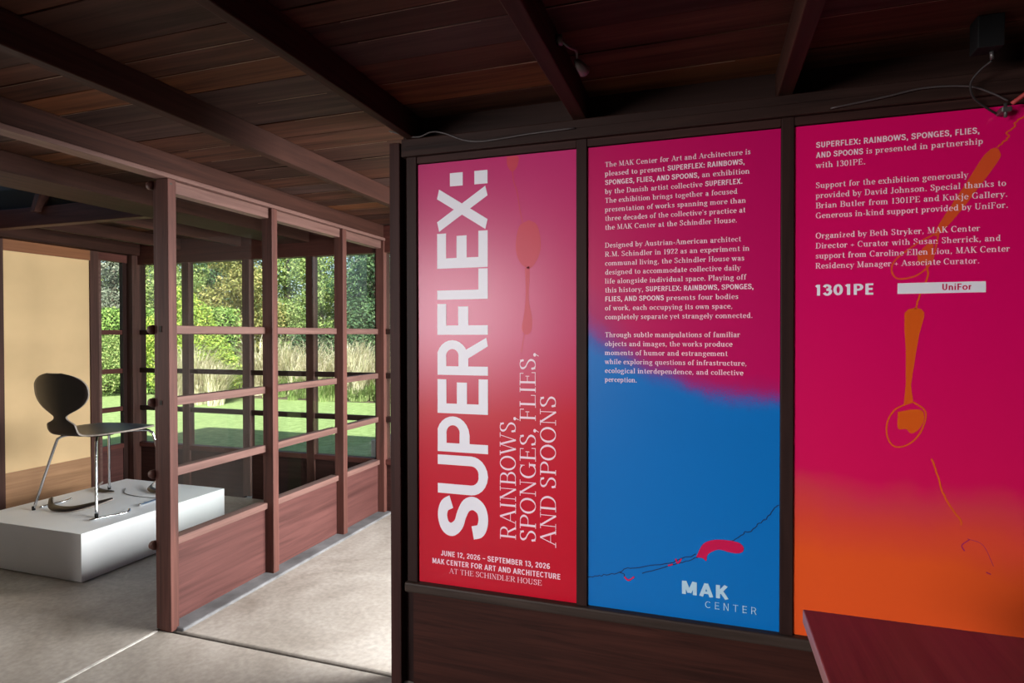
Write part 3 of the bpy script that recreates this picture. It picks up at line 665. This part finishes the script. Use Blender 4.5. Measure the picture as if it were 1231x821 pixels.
sp = MB(); flat_poly(sp, MOT['oval1'], YW - 0.0004); flat_poly(sp, MOT['tail1'], YW - 0.0004); flat_poly(sp, MOT['stain1'], YW - 0.0004)
for q in MOT['line1']: ribbon(sp, smooth_path(q), 0.003, YW - 0.0004)
part('spoon_print', p1, sp, M['ink_rose'])

# panel 2
T2 = ["The MAK Center for Art and Architecture is", "pleased to present *SUPERFLEX: RAINBOWS,*", "*SPONGES, FLIES, AND SPOONS,* an exhibition", "by the Danish artist collective *SUPERFLEX.*",
 "The exhibition brings together a focused", "presentation of works spanning more than", "three decades of the collective's practice at", "the MAK Center at the Schindler House.", "",
 "Designed by Austrian-American architect", "R.M. Schindler in 1922 as an experiment in", "communal living, the Schindler House was", "designed to accommodate collective daily", "life alongside individual space. Playing off",
 "this history, *SUPERFLEX: RAINBOWS, SPONGES,*", "*FLIES, AND SPOONS* presents four bodies", "of work, each occupying its own space,", "completely separate yet strangely connected.", "",
 "Through subtle manipulations of familiar", "objects and images, the works produce", "moments of humor and estrangement", "while exploring questions of infrastructure,", "ecological interdependence, and collective", "perception."]
R2 = [424, 408, 422, 402, 388, 412, 411, 388, 0, 399, 422, 408, 398, 413, 433, 392, 376, 431, 0, 397, 376, 363, 415, 406, 100]
def paragraph(lines, rights, per, x, z, dz, hc):
    mb = MB()
    for i, s in enumerate(lines):
        if not s: continue
        rs = runs(s); write(mb, rs, x, z - i * dz, rights[i] * per / width_of(rs), hc / 100)
    return mb
part('body_lettering', p2, paragraph(T2, R2, (0.131 + 0.3077) / 430, -0.3077, 1.8043, 0.02852, 0.0158), M['ink_pale'])
t = MB(); flat_poly(t, MOT['sponge'], YW - 0.0006)
part('sponge_print', p2, t, M['ink_crimson'])
for q in MOT['pink']:
    t = MB(); ribbon(t, smooth_path(q), 0.005, YW - 0.0007); part('crumb_print', p2, t, M['ink_crimson'])
t = MB()
for q in MOT['squig']:
    s = [(a + random.uniform(-.0015, .0015), b + random.uniform(-.0022, .0022)) for a, b in smooth_path(q, 5)]; ribbon(t, s, 0.0027, YW - 0.0005)
part('string_print', p2, t, M['ink_navy'])
t = MB(); rs = [('heavy', 'MAK')]; write(t, rs, -.0721, .4707, .1424 / width_of(rs), .0405 / 100)
part('logo_lettering', p2, t, M['ink_sky'])
t = MB(); rs = [('light', 'CENTER')]; write(t, rs, -.0031, .4362, .156 / width_of(rs), .0222 / 100)
part('logo_lettering', p2, t, M['ink_sky'])

# panel 3
T3 = ["*SUPERFLEX: RAINBOWS, SPONGES, FLIES,*", "*AND SPOONS* is presented in partnership", "with 1301PE.", "", "Support for the exhibition generously", "provided by David Johnson. Special thanks to",
 "Brian Butler from 1301PE and Kukje Gallery.", "Generous in-kind support provided by UniFor.", "", "Organized by Beth Stryker, MAK Center", "Director + Curator with Susan Sherrick, and", "support from Caroline Ellen Liou, MAK Center", "Residency Manager + Associate Curator."]
R3 = [585, 597, 188, 0, 548, 673, 678, 680, 0, 589, 657, 687, 588]
part('body_lettering', p3, paragraph(T3, R3, (0.7602 - 0.298) / 687, 0.298, 1.8047, 0.02881, 0.0162), M['ink_pink'])
t = MB(); rs = [('heavy', '1301PE')]; write(t, rs, .2954, 1.3816, .1545 / width_of(rs), .031 / 100); part('logo_lettering', p3, t, M['ink_white'])
lb = part('logo_bar', p3, MB().box(.5029, .7068, YW - 0.0008, YW - 0.0002, 1.3816, 1.4113), M['ink_white'])
t = MB(); rs = [('bold', 'UniFor')]; write(t, rs, .6065, 1.3893, .0698 / width_of(rs), .0172 / 100)
t.v = [(a, b - 0.0006, c) for a, b, c in t.v]; obj('logo_lettering', t, M['ink_crimson'], lb)
t = MB()
for k in ('handle2', 'fill2'): flat_poly(t, MOT[k], YW - 0.0004, k != 'handle2')
q = smooth_path(MOT['bowl2'], 6); ribbon(t, q, 0.0042, YW - 0.00045)
for q in MOT['str2'][:1] + MOT['str1'][1:]: ribbon(t, [(a + random.uniform(-.001, .001), b) for a, b in smooth_path(q, 5)], 0.0045, YW - 0.0004)
part('spoon_print', p3, t, M['ink_orange'])
t = MB()
for k in ('handle1', 'fill1'): flat_poly(t, MOT[k], YW - 0.0004, True)
ribbon(t, smooth_path(MOT['bowl1'], 6), 0.0045, YW - 0.00045)
ribbon(t, [(a + random.uniform(-.003, .003), b) for a, b in smooth_path(MOT['str1'][0], 5)], 0.004, YW - 0.0004)
part('spoon_print', p3, t, M['ink_orange_dim'])
t = MB()
for q in MOT['purp']: ribbon(t, smooth_path(q), 0.0028, YW - 0.0004)
ribbon(t, smooth_path(MOT['str2'][1]), 0.0014, YW - 0.0004)
part('squiggle_print', p3, t, M['ink_purple'])

# ---------------------------------------------------------------- plinth, chair and offcuts
PT = 0.254
tag(obj('plinth', MB().box(-3.905, -3.037, 2.180, 3.128, 0.004, PT), M['white_box'], bevel=0.002, origin=(-3.47, 2.65, 0.0)), 'low white plinth standing on the concrete floor under the black chair', 'plinth')
CX, CY = -3.48, 2.635
ch = empty('dining_chair', (CX, CY, PT)); tag(ch, 'black bent plywood chair with chrome legs standing on the white plinth', 'chair')
prof = [(.262, .433, .03, 0), (.252, .439, .09, 0), (.225, .444, .15, 0), (.165, .447, .200, .004), (.08, .445, .226, .008), (0, .442, .232, .010), (-.07, .440, .218, .010), (-.13, .439, .178, .006), (-.17, .439, .138, .004), (-.20, .443, .114, .003),
        (-.222, .455, .112, .002), (-.236, .475, .114, .002), (-.243, .50, .112, .002), (-.2455, .515, .104, .002), (-.2475, .529, .072, .003), (-.249, .542, .052, .003), (-.251, .558, .050, .003), (-.254, .577, .084, .006), (-.257, .60, .136, .014),
        (-.261, .63, .180, .022), (-.266, .665, .207, .028), (-.270, .70, .213, .030), (-.274, .735, .206, .028), (-.277, .765, .176, .022), (-.280, .788, .125, .014), (-.282, .803, .055, .006)]
pr = smooth_path(prof, 3); NU = 15
sb = MB(); vs = []
for i, (y, z, wd, dish) in enumerate(pr):
    a = pr[max(i - 1, 0)]; b = pr[min(i + 1, len(pr) - 1)]; ty, tz = b[0] - a[0], b[1] - a[1]; L = math.hypot(ty, tz); ny, nz = tz / L * -1, ty / L
    if nz < 0 and z < .46: ny, nz = -ny, -nz
    if z >= .46: ny, nz = abs(tz / L), -ty / L * (1 if tz > 0 else -1)
    for k in range(NU):
        u = -1 + 2 * k / (NU - 1)
        vs.append((CX + wd * u, CY + y + ny * dish * u * u, PT + z + nz * dish * u * u))
fs = [(i * NU + k, i * NU + k + 1, (i + 1) * NU + k + 1, (i + 1) * NU + k) for i in range(len(pr) - 1) for k in range(NU - 1)]
sb.add(vs, fs, 0, True)
sh = obj('seat_shell', sb, [M['shell'], M['ply_edge']], ch)
so = sh.modifiers.new('ply', 'SOLIDIFY'); so.thickness = 0.010; so.offset = 0; so.material_offset_rim = 1
lm = MB().tube([(CX, CY - 0.02, PT + 0.416), (CX, CY - 0.02, PT + 0.437)], 0.075, 20)
obj('mounting_plate', lm, M['black_rubber'], ch)
for fx_, fy_ in ((-3.719, 2.396), (-3.231, 2.405), (-3.742, 2.874), (-3.238, 2.872)):
    sx = 1 if fx_ < CX else -1; sy = 1 if fy_ < CY else -1
    kx, ky = fx_ + sx * .088, fy_ + sy * .068
    if sy < 0: kx, ky = fx_ + sx * .06, fy_ - .045
    tx, ty = CX - sx * .03, CY - sy * .045
    path = [(fx_, fy_, PT + .004), (fx_ + (kx - fx_) * .5, fy_ + (ky - fy_) * .5, PT + .20), (kx, ky, PT + .385), (kx + sx * .012, ky + sy * .010, PT + .412), (kx + sx * .04, ky + sy * .035, PT + .4265), (tx, ty, PT + .427)]
    lg = obj('leg', MB().tube(smooth_path(path, 6), 0.0075, 10), M['chrome'], ch)
    obj('foot_cap', MB().tube([(fx_, fy_, PT + .0005), (fx_, fy_, PT + .022)], 0.0092, 12), M['black_rubber'], lg)
def sliver(name, pts, w0, label, tilt=0.6, mat=None):
    """curved offcut of the shell: a tapering strip standing on edge"""
    P = smooth_path(pts, 6); mb = MB(); n = len(P); vs = []
    for i, p in enumerate(P):
        t = i / (n - 1); wd = w0 * math.sin(math.pi * (0.12 + 0.84 * t)) ** 0.7 + 0.003
        d = np.array(P[min(i + 1, n - 1)]) - np.array(P[max(i - 1, 0)]); d /= np.linalg.norm(d); s = np.array((-d[1], d[0], 0)); s /= np.linalg.norm(s) + 1e-9
        o = s * wd * math.cos(tilt); h = wd * math.sin(tilt)
        vs += [(p[0], p[1], p[2]), (p[0] + o[0], p[1] + o[1], p[2] + h)]
    mb.add(vs, [(2 * i, 2 * i + 1, 2 * i + 3, 2 * i + 2) for i in range(n - 1)], 0, True)
    o = obj(name, mb, [M['shell'], M['ply_edge']], origin=(pts[0][0], pts[0][1], PT))
    s = o.modifiers.new('ply', 'SOLIDIFY'); s.thickness = 0.009; s.offset = 0; s.material_offset_rim = 1
    return tag(o, label, 'offcut', 'plywood offcuts on the plinth')
sliver('plywood_offcut', [(-3.70, 2.47, PT + .045), (-3.64, 2.425, PT + .014), (-3.56, 2.402, PT + .006), (-3.47, 2.415, PT + .006), (-3.42, 2.46, PT + .012), (-3.375, 2.545, PT + .026), (-3.355, 2.60, PT + .040)], 0.036, 'long curved black plywood offcut on the plinth between the near chair legs')
sliver('plywood_offcut', [(-3.85, 2.90, PT + .028), (-3.83, 2.845, PT + .008), (-3.76, 2.795, PT + .006), (-3.68, 2.785, PT + .006), (-3.62, 2.81, PT + .008)], 0.026, 'short dark plywood offcut lying behind the near chair legs, by the canvas wall')
sliver('plywood_offcut', [(-3.52, 3.02, PT + .030), (-3.50, 2.955, PT + .008), (-3.44, 2.905, PT + .006), (-3.36, 2.88, PT + .006), (-3.28, 2.89, PT + .012)], 0.032, 'curved dark plywood offcut on the plinth, half hidden by the partition post')
def rod(pts, label):
    o = obj('tube_offcut', MB().tube(smooth_path(pts, 5), 0.0065, 10), M['chrome'], origin=pts[0])
    return tag(o, label, 'offcut', 'chrome tube offcuts on the plinth')
z0 = PT + .0068
rod([(-3.723, 2.433, z0), (-3.718, 2.50, z0), (-3.714, 2.555, z0), (-3.702, 2.585, z0 + .006), (-3.690, 2.590, z0 + .012)], 'chrome tube offcut beside the foot of the leftmost chair leg')
rod([(-3.201, 2.345, z0), (-3.165, 2.435, z0), (-3.140, 2.495, z0), (-3.137, 2.525, z0 + .004), (-3.152, 2.540, z0 + .010)], 'chrome tube offcut near the front edge of the plinth')
rod([(-3.196, 2.640, z0 + .004), (-3.200, 2.665, z0), (-3.208, 2.75, z0), (-3.214, 2.84, z0), (-3.20, 2.89, z0)], 'chrome tube offcut disappearing behind the partition post')
tag(obj('wire', MB().tube(smooth_path([(-3.66, 2.92, PT + .0024), (-3.55, 2.83, PT + .0024), (-3.42, 2.80, PT + .0024), (-3.30, 2.80, PT + .0024), (-3.16, 2.81, PT + .0024)], 6), 0.0022, 6), M['wire'], origin=(-3.66, 2.92, PT)), 'thin dark wire lying across the top of the white plinth', 'wire')

# ---------------------------------------------------------------- table at the lower right
tb = empty('side_table', (0.9, 0.8, 0)); tag(tb, 'reddish brown wooden table in front of the orange panel', 'table')
top = MB().box(0.178, 1.75, 0.30, 1.256, 0.713, 0.74); top.m[4] = 1
obj('tabletop', top, [M['table'], M['table_edge']], tb, bevel=0.0025)
for x in (0.25, 1.63):
    for y in (0.37, 1.14): obj('leg', MB().box(x, x + 0.055, y, y + 0.055, 0.001, 0.713), M['frame_z'], tb, bevel=0.003)
obj('apron', MB().box(0.262, 1.672, 1.155, 1.177, 0.63, 0.713), M['frame_x'], tb); obj('apron', MB().box(0.262, 1.672, 0.386, 0.408, 0.63, 0.713), M['frame_x'], tb)

# ---------------------------------------------------------------- cables and fittings under the ceiling
def cable(name, pts, r, m, label, cat='cable'):
    o = obj(name, MB().tube(smooth_path(pts, 7), r, 7), m, origin=pts[0]); return tag(o, label, cat)
cable('cable', [(-1.075, 1.893, 1.998), (-1.061, 1.862, 1.990), (-0.996, 1.860, 1.966), (-0.947, 1.858, 1.957), (-0.899, 1.858, 1.969), (-0.852, 1.858, 1.959), (-0.775, 1.861, 1.928), (-0.70, 1.862, 1.919), (-0.55, 1.862, 1.926), (-0.40, 1.8625, 1.929)], 0.0028, M['cable_grey'], 'thin grey cable draped along the head beam above the red panel')
bx = empty('junction_box', (0.656, 1.76, 1.965)); tag(bx, 'small black box fixed to the ceiling boards above the orange panel', 'junction box')
obj('housing', MB().box(0.628, 0.684, 1.735, 1.785, 1.968, ZC), M['black_rubber'], bx, bevel=0.003)
obj('cable_gland', MB().tube([(0.668, 1.766, 1.968), (0.671, 1.771, 1.950)], 0.0045, 10), M['dull_metal'], bx)
cable('cable', [(0.671, 1.773, 1.9475), (0.655, 1.80, 1.935), (0.646, 1.825, 1.915), (0.660, 1.845, 1.885), (0.696, 1.860, 1.858), (0.718, 1.870, 1.846)], 0.0028, M['cable_black'], 'black cable looping down from the small black box')
cable('cable', [(0.33, 1.861, 1.903), (0.456, 1.861, 1.917), (0.553, 1.8605, 1.930), (0.651, 1.858, 1.921), (0.703, 1.858, 1.897), (0.739, 1.858, 1.872)], 0.0026, M['cable_grey'], 'grey cable lying along the head beam above the orange panel')
ck = empty('clamp', (0.735, 1.866, 1.855)); tag(ck, 'small grey clamp at the upper corner of the orange panel', 'clamp')
obj('jaw', MB().box(0.722, 0.745, 1.848, 1.884, 1.842, 1.856), M['dull_metal'], ck, bevel=0.003)
obj('screw', MB().tube([(0.733, 1.856, 1.830), (0.733, 1.856, 1.866)], 0.004, 10), M['dull_metal'], ck)
cable('cord', [(0.742, 1.846, 1.860), (0.78, 1.83, 1.888), (0.83, 1.80, 1.925), (0.87, 1.77, 1.958)], 0.0055, M['red_cord'], 'red cord rising from the clamp at the corner of the orange panel', 'cord')
lf = empty('spotlight', (-0.362, 1.50, 2.03)); tag(lf, 'small unlit metal spotlight hanging beside the ceiling beam', 'spotlight')
obj('base_plate', MB().tube([(-0.3635, 1.478, 2.020), (-0.350, 1.478, 2.020)], 0.014, 14), M['dull_metal'], lf)
obj('arm', MB().tube(smooth_path([(-0.352, 1.478, 2.018), (-0.335, 1.495, 2.006), (-0.325, 1.53, 2.012), (-0.325, 1.545, 1.996)], 5), 0.0035, 8), M['dull_metal'], lf)
obj('lamp_head', MB().tube([(-0.328, 1.540, 1.992), (-0.322, 1.552, 1.986), (-0.312, 1.578, 1.976), (-0.311, 1.581, 1.975)], [0.005, 0.012, 0.016, 0.014], 14), M['dull_metal'], lf)

# ---------------------------------------------------------------- garden
def lawn_mat():
    m, n, l, b = nmat('lawn_green'); mp = coords(n, l, (1, 1, 1))
    a = n.new('ShaderNodeTexNoise'); a.inputs['Scale'].default_value = 9; a.inputs['Detail'].default_value = 9; a.inputs['Roughness'].default_value = 0.7; l.new(mp.outputs[0], a.inputs['Vector'])
    r = ramp(n, [(0.3, (0.15, 0.22, 0.075)), (0.7, (0.33, 0.43, 0.18))]); l.new(a.outputs['Fac'], r.inputs['Fac']); l.new(r.outputs[0], b.inputs['Base Color'])
    b.inputs['Roughness'].default_value = 0.9; b.inputs['Specular IOR Level'].default_value = 0.1; return m
M['lawn'] = lawn_mat()
M['soil'] = plain('soil', (0.10, 0.075, 0.05), 0.95, var=0.3, scale=5)
GZ = -0.12
struct(obj('ground', MB().add([(-60, 3.9, GZ - .01), (40, 3.9, GZ - .01), (40, 70, GZ - .01), (-60, 70, GZ - .01)], [(0, 1, 2, 3)]).add([(-60, -20, GZ - .02), (-4.8, -20, GZ - .02), (-4.8, 3.9, GZ - .02), (-60, 3.9, GZ - .02)], [(0, 1, 2, 3)]), M['soil']))
struct(obj('lawn', MB().add([(-40, 4.4, GZ), (16, 4.4, GZ), (16, 10.6, GZ), (-40, 10.6, GZ)], [(0, 1, 2, 3)]).add([(-40, -12, GZ), (-5.6, -12, GZ), (-5.6, 4.4, GZ), (-40, 4.4, GZ)], [(0, 1, 2, 3)]), M['lawn']))
tag(obj('planter', MB().box(-2.66, -1.95, 4.32, 4.9, GZ + .002, 0.395), M['concrete_pale'], bevel=0.01, origin=(-2.3, 4.6, GZ)), 'pale concrete block on the grass just outside the far glazing', 'concrete block')

def leaves(name, blobs, n, size, m, shell=0.55, parent=None, flat=0.0):
    """blobs: (cx,cy,cz,rx,ry,rz); leaf quads scattered through the outer part of each"""
    W = np.array([b[3] * b[4] + b[4] * b[5] + b[3] * b[5] for b in blobs]); W = W / W.sum(); idx = rng.choice(len(blobs), n, p=W)
    B = np.array(blobs)[idx]
    d = rng.normal(size=(n, 3)); d /= np.linalg.norm(d, axis=1)[:, None]
    rad = shell + (1 - shell) * rng.random(n) ** 0.6
    c = B[:, :3] + d * B[:, 3:] * rad[:, None]
    c[:, 2] = np.maximum(c[:, 2], GZ + 0.02)
    return leaf_mesh(name, c, d, n, size, m, parent)
def leaf_mesh(name, c, d, n, size, m, parent=None):
    nn = d * 0.8 + rng.normal(size=(n, 3)) * 0.75 + np.array((0, 0, 0.35)); nn /= np.linalg.norm(nn, axis=1)[:, None]
    t = rng.normal(size=(n, 3)); t -= nn * (t * nn).sum(1)[:, None]; t /= np.linalg.norm(t, axis=1)[:, None]; b = np.cross(nn, t)
    s = size * (0.6 + 0.8 * rng.random(n))[:, None]
    v = np.stack([c - t * s * 0.55, c + b * s * 0.27 + nn * s * .06, c + t * s * 0.55, c - b * s * 0.27 + nn * s * .06], 1).reshape(-1, 3)
    off = np.array(world_loc(parent)) if parent else np.zeros(3)
    org = off if parent else np.array((c[:, 0].mean(), c[:, 1].mean(), GZ))
    v = v - org
    me = bpy.data.meshes.new(name); me.vertices.add(4 * n); me.vertices.foreach_set('co', v.ravel())
    me.loops.add(4 * n); me.loops.foreach_set('vertex_index', np.arange(4 * n)); me.polygons.add(n)
    me.polygons.foreach_set('loop_start', np.arange(n) * 4); me.polygons.foreach_set('loop_total', np.full(n, 4)); me.update(); me.materials.append(m)
    o = bpy.data.objects.new(name, me); COL.objects.link(o)
    if parent: o.parent = parent
    else: o.location = Vector(org)
    return o
def box_leaves(name, x0, x1, y0, y1, z1, n, size, m, parent):
    p = rng.random((n, 3)); c = np.empty((n, 3)); f = rng.random(n)
    c[:, 0] = x0 + (x1 - x0) * p[:, 0]; c[:, 1] = y0 + (y1 - y0) * p[:, 1]; c[:, 2] = GZ + 0.03 + (z1 - GZ - 0.03) * p[:, 2]
    d = np.zeros((n, 3)); front = f < 0.56; topm = (f >= 0.56) & (f < 0.84); side = f >= 0.92
    bump = 0.10 * np.sin(c[:, 0] * 3.1) * np.sin(c[:, 2] * 4.0 + c[:, 0]) + 0.05 * rng.normal(size=n)
    c[front, 1] = y0 + bump[front] + 0.10 * p[front, 1]; d[front, 1] = -1
    sg = np.where(rng.random(n) < 0.5, 0.0, 1.0); c[side, 0] = (x0 + (x1 - x0) * sg + bump * .6)[side]; d[side, 0] = (sg * 2 - 1)[side]
    c[topm, 2] = z1 + 0.5 * bump[topm] - 0.06 * p[topm, 2]; d[topm, 2] = 1
    return leaf_mesh(name, c, d, n, size, m, parent)
M['lf_hedge'] = leaf_mat('hedge_leaf', (0.10, 0.20, 0.04), (0.20, 0.34, 0.08), (0.38, 0.50, 0.15))
M['lf_yellow'] = leaf_mat('yellow_green_leaf', (0.16, 0.27, 0.04), (0.30, 0.42, 0.07), (0.48, 0.52, 0.12))
M['lf_mid'] = leaf_mat('mid_green_leaf', (0.12, 0.20, 0.06), (0.23, 0.32, 0.10), (0.40, 0.46, 0.18))
M['lf_dark'] = leaf_mat('dark_leaf', (0.035, 0.075, 0.04), (0.07, 0.135, 0.065), (0.15, 0.24, 0.10))
M['lf_grey'] = leaf_mat('grey_leaf', (0.11, 0.14, 0.10), (0.20, 0.23, 0.17), (0.32, 0.33, 0.27))
M['lf_olive'] = leaf_mat('olive_leaf', (0.14, 0.16, 0.05), (0.26, 0.27, 0.09), (0.44, 0.38, 0.15))
M['bark'] = plain('bark', (0.10, 0.075, 0.055), 0.9, var=0.4, scale=14, bump=0.5)
M['straw'] = leaf_mat('straw_blade', (0.42, 0.42, 0.24), (0.64, 0.58, 0.42), (0.80, 0.72, 0.60), 0.3)
M['green_blade'] = leaf_mat('green_blade', (0.14, 0.24, 0.06), (0.26, 0.36, 0.12), (0.42, 0.46, 0.22), 0.3)

def hedge(x0, x1, y0, y1, z1, n, label, m='lf_hedge'):
    r = empty('hedge', ((x0 + x1) / 2, (y0 + y1) / 2, GZ)); tag(r, label, 'hedge')
    box_leaves('foliage', x0, x1, y0, y1, z1, n, 0.075, M[m], r)
    core = MB().box(x0 + .05, x1 - .05, y0 + .22, y1 - .05, GZ, z1 - .14); obj('shade_core', core, M['hedge_core'], r)
    return r
M['hedge_core'] = plain('hedge_shade', (0.012, 0.022, 0.008), 0.95, var=0.4, scale=8)  # solid dark fill; the shade inside the hedge is put into its colour
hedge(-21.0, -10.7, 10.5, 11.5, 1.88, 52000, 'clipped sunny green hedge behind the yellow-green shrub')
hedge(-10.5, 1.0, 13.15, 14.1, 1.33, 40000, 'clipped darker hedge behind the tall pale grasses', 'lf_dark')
def bush(name, blobs, n, size, m, label, cat='shrub'):
    r = empty(name, (blobs[0][0], blobs[0][1], GZ)); tag(r, label, cat)
    leaves('foliage', blobs, n, size, M[m], 0.45, r)
    st = MB()
    for b in blobs: st.tube([(blobs[0][0], blobs[0][1], GZ - .005), (b[0] * .6 + blobs[0][0] * .4, b[1], b[2] * .5), (b[0], b[1], b[2] + b[5] * .5)], [0.04, 0.025, 0.008], 6)
    obj('stem', st, M['bark'], r); return r
bush('shrub', [(-10.9, 9.85, .75, .75, .45, .85), (-10.1, 9.95, .7, .6, .45, .75), (-11.3, 9.95, 1.2, .55, .45, .6), (-10.6, 9.95, 1.45, .6, .45, .65), (-9.75, 10.0, .45, .5, .4, .5), (-10.9, 10.0, 1.95, .4, .35, .4)], 24000, 0.058, 'lf_yellow', 'bright yellow-green shrub in front of the sunny hedge')
bush('shrub', [(-13.2, 9.9, .6, .75, .4, .75), (-12.5, 10.0, .8, .5, .35, .6), (-13.9, 9.95, .8, .6, .4, .8)], 13000, 0.055, 'lf_mid', 'low leafy green shrub at the foot of the sunny hedge, seen through the narrow window')
def tree(x, y, h, r, n, size, m, label, low=0.15, nb=11, seed=1):
    rd = random.Random(seed); t = empty('tree', (x, y, GZ)); tag(t, label, 'tree', None)
    bl = []
    for i in range(nb):
        a = i * 2.4; zz = GZ + h * (low + (0.97 - low) * (i + .5) / nb); k = math.sin(math.pi * min(1, .28 + .68 * (i + .5) / nb)) * r
        bl.append((x + math.cos(a) * k * .55, y + math.sin(a) * k * .55, zz, k * .62 + .25, k * .62 + .25, h / nb * 1.15))
    leaves('crown', bl, n, size, M[m], 0.35, t)
    tr = MB().tube([(x, y, GZ - .008), (x + .05, y, h * .35), (x - .04, y + .03, h * .72), (x, y, h * .93)], [r * .09 + .04, r * .07 + .03, r * .04 + .02, .015], 9)
    for b in bl[1::2]: tr.tube([(x, y, b[2] - .25 * r), ((x + b[0]) / 2, (y + b[1]) / 2, b[2] - .1), (b[0], b[1], b[2] + .1)], [.035, .025, .010], 6)
    obj('trunk', tr, M['bark'], t); return t
for q in (
    (-19.3, 15.0, 7.5, 1.35, 20000, 0.094, 'lf_grey', 'grey-leaved tree beyond the narrow window', .1),
    (-16.2, 14.6, 5.6, 1.15, 19000, 0.086, 'lf_mid', 'mid green tree standing between the grey-leaved and the olive-leaved tree', .08),
    (-13.8, 15.0, 5.6, 1.10, 19000, 0.086, 'lf_olive', 'olive and gold leaved tree above the yellow-green shrub', .08),
    (-11.9, 16.3, 5.2, 0.85, 17000, 0.079, 'lf_mid', 'slender mid green tree behind the dark hedge, in the middle bay', .05),
    (-9.6, 15.9, 7.0, 1.15, 22000, 0.086, 'lf_dark', 'dark tree filling the last bay of the partition', .05),
    (-6.4, 15.9, 6.5, 1.25, 17000, 0.094, 'lf_dark', 'dark tree at the far end of the dark hedge', .05),
    (-24.5, 20.5, 8.5, 1.8, 17000, 0.130, 'lf_mid', 'tall green tree farthest to the side, behind the grey-leaved tree', .05),
    (-20.4, 20.5, 8.0, 1.7, 19000, 0.122, 'lf_dark', 'tall dark tree behind the mid green tree', .05),
    (-16.6, 20.5, 8.2, 1.6, 20000, 0.115, 'lf_mid', 'tall green tree rising behind the olive and gold leaved tree', .05),
    (-13.0, 20.8, 7.4, 1.5, 20000, 0.115, 'lf_grey', 'tall pale tree behind the slender tree in the middle bay', .05),
    (-9.4, 20.5, 8.5, 1.6, 17000, 0.122, 'lf_mid', 'tall green tree behind the dark tree of the last bay', .05)):
    tree(*q[:8], low=q[8], seed=int(-q[0] * 10))
def grass(name, spots, per, hgt, spread, m, label):
    mb_v = []; mb_f = []; k = 0
    for cx, cy, hs in spots:
        for _ in range(per):
            a = rng.random() * 6.283; rr = rng.random() ** .5 * .10; bx_, by_ = cx + math.cos(a) * rr, cy + math.sin(a) * rr
            L = hgt * hs * (.40 + .85 * rng.random() ** 1.3); a2 = 0.3 + rng.normal() * 1.1; lean = spread * (.3 + rng.random()) * L; dx, dy = math.cos(a2) * lean, math.sin(a2) * lean
            w_ = .004 + .004 * rng.random(); px_, py_ = -math.sin(a2) * w_ + .002, math.cos(a2) * w_
            q = [(0, 0, 0), (.18, .18, .5), (.55, .55, .86), (1, 1, 1.0 - .15 * rng.random())]
            for i, (u, v, z) in enumerate(q):
                s = (1, .9, .9, .25)[i]
                mb_v += [(bx_ + dx * u + px_ * s, by_ + dy * v + py_ * s, GZ + L * z), (bx_ + dx * u - px_ * s, by_ + dy * v - py_ * s, GZ + L * z)]
            for i in range(3): mb_f.append((k + 2 * i, k + 2 * i + 1, k + 2 * i + 3, k + 2 * i + 2))
            k += 8
    mb = MB(); mb.add(mb_v, mb_f); o = obj(name, mb, m, origin=(-8, 11.5, GZ)); return tag(o, label, 'grass', kind='stuff')
sp_ = [(x + rng.normal() * .14, 11.4 + rng.normal() * .24, .35 + 1.0 * rng.random() ** 1.4) for x in np.arange(-10.2, -1.0, .12) for _ in range(2)]
sp_ += [(x + rng.normal() * .12, 9.35 + rng.normal() * .08, .6 + .6 * rng.random()) for x in np.arange(-10.4, -8.9, .10)]
grass('tall_grass', sp_, 200, .92, .72, M['straw'], 'tall pale feathery grasses in front of the darker hedge')
sp_ = [(x + rng.normal() * .16, 10.85 + rng.normal() * .14, .4 + .9 * rng.random()) for x in np.arange(-9.3, -1.0, .15)]
grass('green_grass', sp_, 150, .36, .95, M['green_blade'], 'low green tussocks at the edge of the lawn before the pale grasses')
